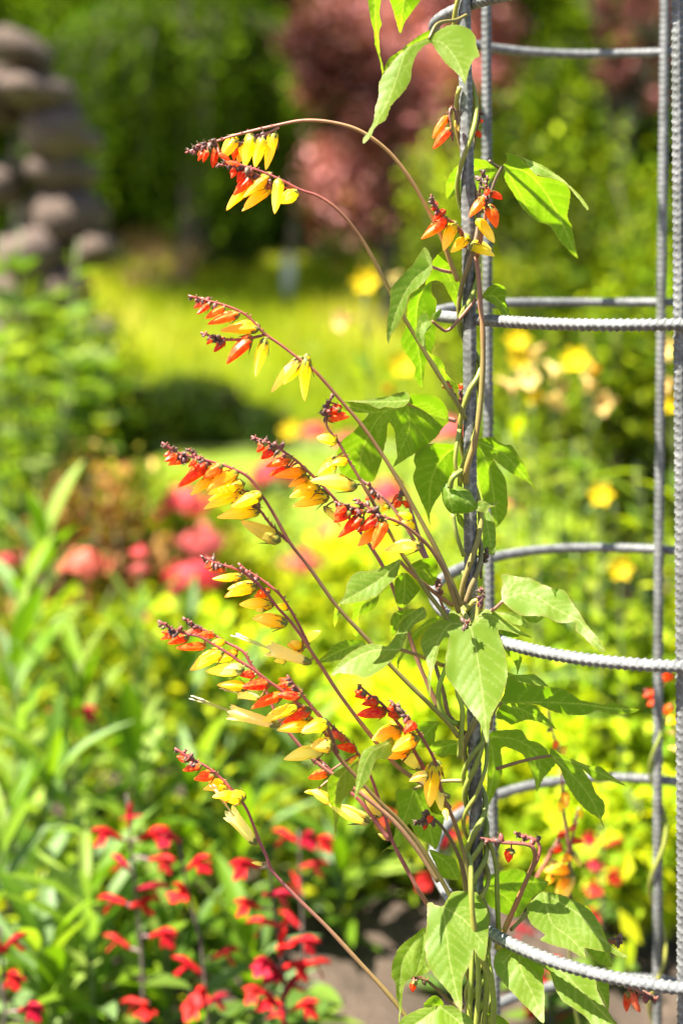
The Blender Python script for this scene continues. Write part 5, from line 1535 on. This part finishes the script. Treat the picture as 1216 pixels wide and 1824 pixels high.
PHM = [phlox_mesh(s) for s in range(3)]
CORAL = [(.80, .12, .13), (.82, .17, .17), (.78, .09, .12), (.82, .22, .15)]
for q, (px, py, r, Y, lb) in enumerate([
        (325, 900, 44, 4.0, 'large coral phlox head behind the yellow flowers of the left spike'), (362, 968, 46, 3.9, 'wide coral phlox head below the left spike'),
        (345, 1030, 44, 3.7, 'coral phlox head directly left of the spike with pale trumpet'), (152, 1008, 42, 2.72, 'round coral phlox head standing alone at the left'),
        (250, 985, 17, 2.9, 'small coral phlox head to the right of the lone round one'), (248, 1015, 16, 2.85, 'small coral phlox bud cluster below another small head'),
        (490, 845, 40, 4.6, 'coral phlox head behind the middle spike of orange flowers'), (540, 1005, 34, 4.0, 'coral phlox head behind the long bare stem'),
        (560, 772, 26, 5.6, 'far coral phlox head beside a round yellow flower'), (800, 770, 34, 4.8, 'coral phlox head just left of the post behind a leaf'),
        (690, 880, 36, 4.6, 'coral phlox head behind the red cluster by the post'), (905, 905, 22, 4.6, 'pale coral phlox head right of the post under a leaf'),
        (258, 1100, 18, 3.4, 'orange coral phlox head low in the left bed'), (620, 790, 26, 5.2, 'far coral phlox head behind the small upright red spike'),
        (15, 1000, 24, 3.6, 'coral phlox head at the left edge'), (590, 950, 24, 4.3, 'coral phlox head behind the red and orange cluster')]):
    top = P(px, py, Y)
    g = ground_at(px, Y, rng.uniform(-.03, .03))
    t = thing('coral_phlox', lb, 'phlox', g, 'coral phlox in the bed by the lawn')
    leafy_stem(t, g - Vector((0, 0, .02)), top, 9, .09, G_BRIGHT, LANCE, .2, .92, r=.004, pitch=(.1, .7))
    put('flower_head', PHM[q % 3], t, top, (1, rng.uniform(-.5, .5), 0), (0, 0, 1), r * 1.05 * Y / F, CORAL[q % 4])

# ---- yellow cups and peach trumpets on leafy stems at the right
def cup_mesh():
    v, f = [], []
    for k in range(6):
        a = k * math.pi / 3
        for i, t in enumerate(np.linspace(0, 1, 6)):
            r = .15 + .85 * t
            z = -.25 + .55 * t ** 1.6 - .12 * t ** 4
            hw = .52 * math.sin(math.pi * min(.96, .12 + t * .84)) ** .7
            for s in (-1, 0, 1):
                an = a + s * hw * .9 / max(r, .3) * .62
                v.append((z - .05 * (s == 0) + .05 * (k % 2), r * math.cos(an), r * math.sin(an)))
        b = k * 18
        for i in range(5):
            for s in range(2):
                q = b + i * 3 + s
                f.append((q, q + 1, q + 4, q + 3))
    me = mesh('flower', v, f); me.materials.append(M_BGPETAL)
    return me


def trumpet_mesh():
    n, k = 12, 15
    t = np.linspace(0, 1, n)
    pr = np.interp(t, [0, .1, .5, .8, .92, 1], [.04, .09, .13, .20, .30, .46])
    v, f = [], []
    for i in range(n):
        for j in range(k):
            a = 2 * math.pi * j / k
            lob = 1 + (.22 * math.cos(5 * a)) * max(0, t[i] - .8) / .2
            v.append((t[i] - (.06 if i == n - 1 else 0), pr[i] * lob * math.cos(a), pr[i] * lob * math.sin(a) - .12 * t[i] ** 2))
    for i in range(n - 1):
        for j in range(k):
            j2 = (j + 1) % k
            f.append((i * k + j, i * k + j2, (i + 1) * k + j2, (i + 1) * k + j))
    me = mesh('flower', v, f); me.materials.append(M_BGPETAL)
    return me


CUP, TRUMP = cup_mesh(), trumpet_mesh()
YEL, PEACH, ORG = (.86, .62, .012), (.88, .60, .20), (.86, .42, .03)
YP = 'yellow and peach flowering plants in the right bed'
plants = [
    (3.4, 'plant with a large yellow bloom left of the post above two peach ones', [(650, 500, 28, 'c'), (612, 566, 30, 't'), (702, 492, 18, 't')]),
    (3.4, 'plant with a yellow bloom behind the hanging dark leaf left of the post', [(716, 648, 26, 'c'), (690, 690, 15, 'o')]),
    (3.0, 'plant with two stacked yellow blooms just right of the second bar', [(919, 604, 24, 'c'), (924, 638, 24, 'c'), (950, 624, 24, 't')]),
    (2.9, 'plant with drooping peach trumpets right of the second bar', [(945, 667, 32, 't'), (910, 684, 28, 't'), (952, 705, 18, 'c')]),
    (3.0, 'plant with peach trumpets in the middle of the trellis pane', [(987, 656, 30, 't'), (993, 705, 36, 't'), (1024, 640, 26, 'c')]),
    (2.9, 'plant with peach trumpets beside the third bar', [(1050, 681, 22, 't'), (1079, 712, 32, 't'), (1057, 655, 16, 'o')]),
    (2.8, 'plant with a single round yellow bloom between the second and third rings', [(1070, 880, 24, 'c')]),
    (2.7, 'plant with a single yellow bloom just above the third ring', [(1104, 1012, 24, 'c')]),
    (2.8, 'plant with yellow and peach blooms at the right edge', [(1197, 717, 22, 'c'), (1196, 615, 30, 't'), (1190, 680, 22, 't')]),
    (5.0, 'plant with a lone yellow bloom beside the lawn', [(516, 766, 20, 'c')]),
    (2.9, 'leafy stem without open blooms behind the right panes', []),
]
for q, (Y, lb, fl) in enumerate(plants):
    px, py = (fl[0][0], fl[0][1]) if fl else (1140, 800)
    g = ground_at(px + rng.uniform(-15, 15), Y)
    t = thing('flowering_plant', lb, 'plant', g, YP)
    top = P(px, py + 25, Y)
    c = leafy_stem(t, g - Vector((0, 0, .02)), top, 24, .13, G_BRIGHT + [(.20, .29, .10)], LANCE, .12, .92, r=.005, pitch=(-.1, .6))
    if q > 1 and q != 9:
        leafy_stem(t, g + Vector((.04, .05, -.02)), top + Vector((rng.uniform(-.06, .06), .08, -.10)), 16, .12, G_BRIGHT + G_MID[:1], LANCE, .15, 1, r=.004, pitch=(-.1, .7))
    for x, y, r, kd in fl:
        p = P(x, y, Y - .03)
        b = Vector(c[-2])
        s = r * Y / F
        if kd == 'c':
            dn = Vector((rng.uniform(-.5, .1), -1, rng.uniform(.3, .8))).normalized()
            garden_stem([b, (b + p) / 2 + Vector((0, .01, .01)), p - dn * s * .3], .0028, .0022, (.16, .22, .04), t, 'flower_stalk', n=6)
            put('flower', CUP, t, p, dn, (0, 0, 1), s, YEL)
        else:
            dn = Vector((rng.choice([-1, -1, 1]) * rng.uniform(.4, 1), rng.uniform(-.8, -.2), rng.uniform(-.7, .15))).normalized()
            st = p - dn * s
            garden_stem([b, (b + st) / 2 + Vector((0, 0, .015)), st], .0026, .002, (.16, .22, .04), t, 'flower_stalk', n=6)
            put('flower', TRUMP, t, st, dn, (0, 0, 1), s * 1.4, PEACH if kd == 't' else ORG)
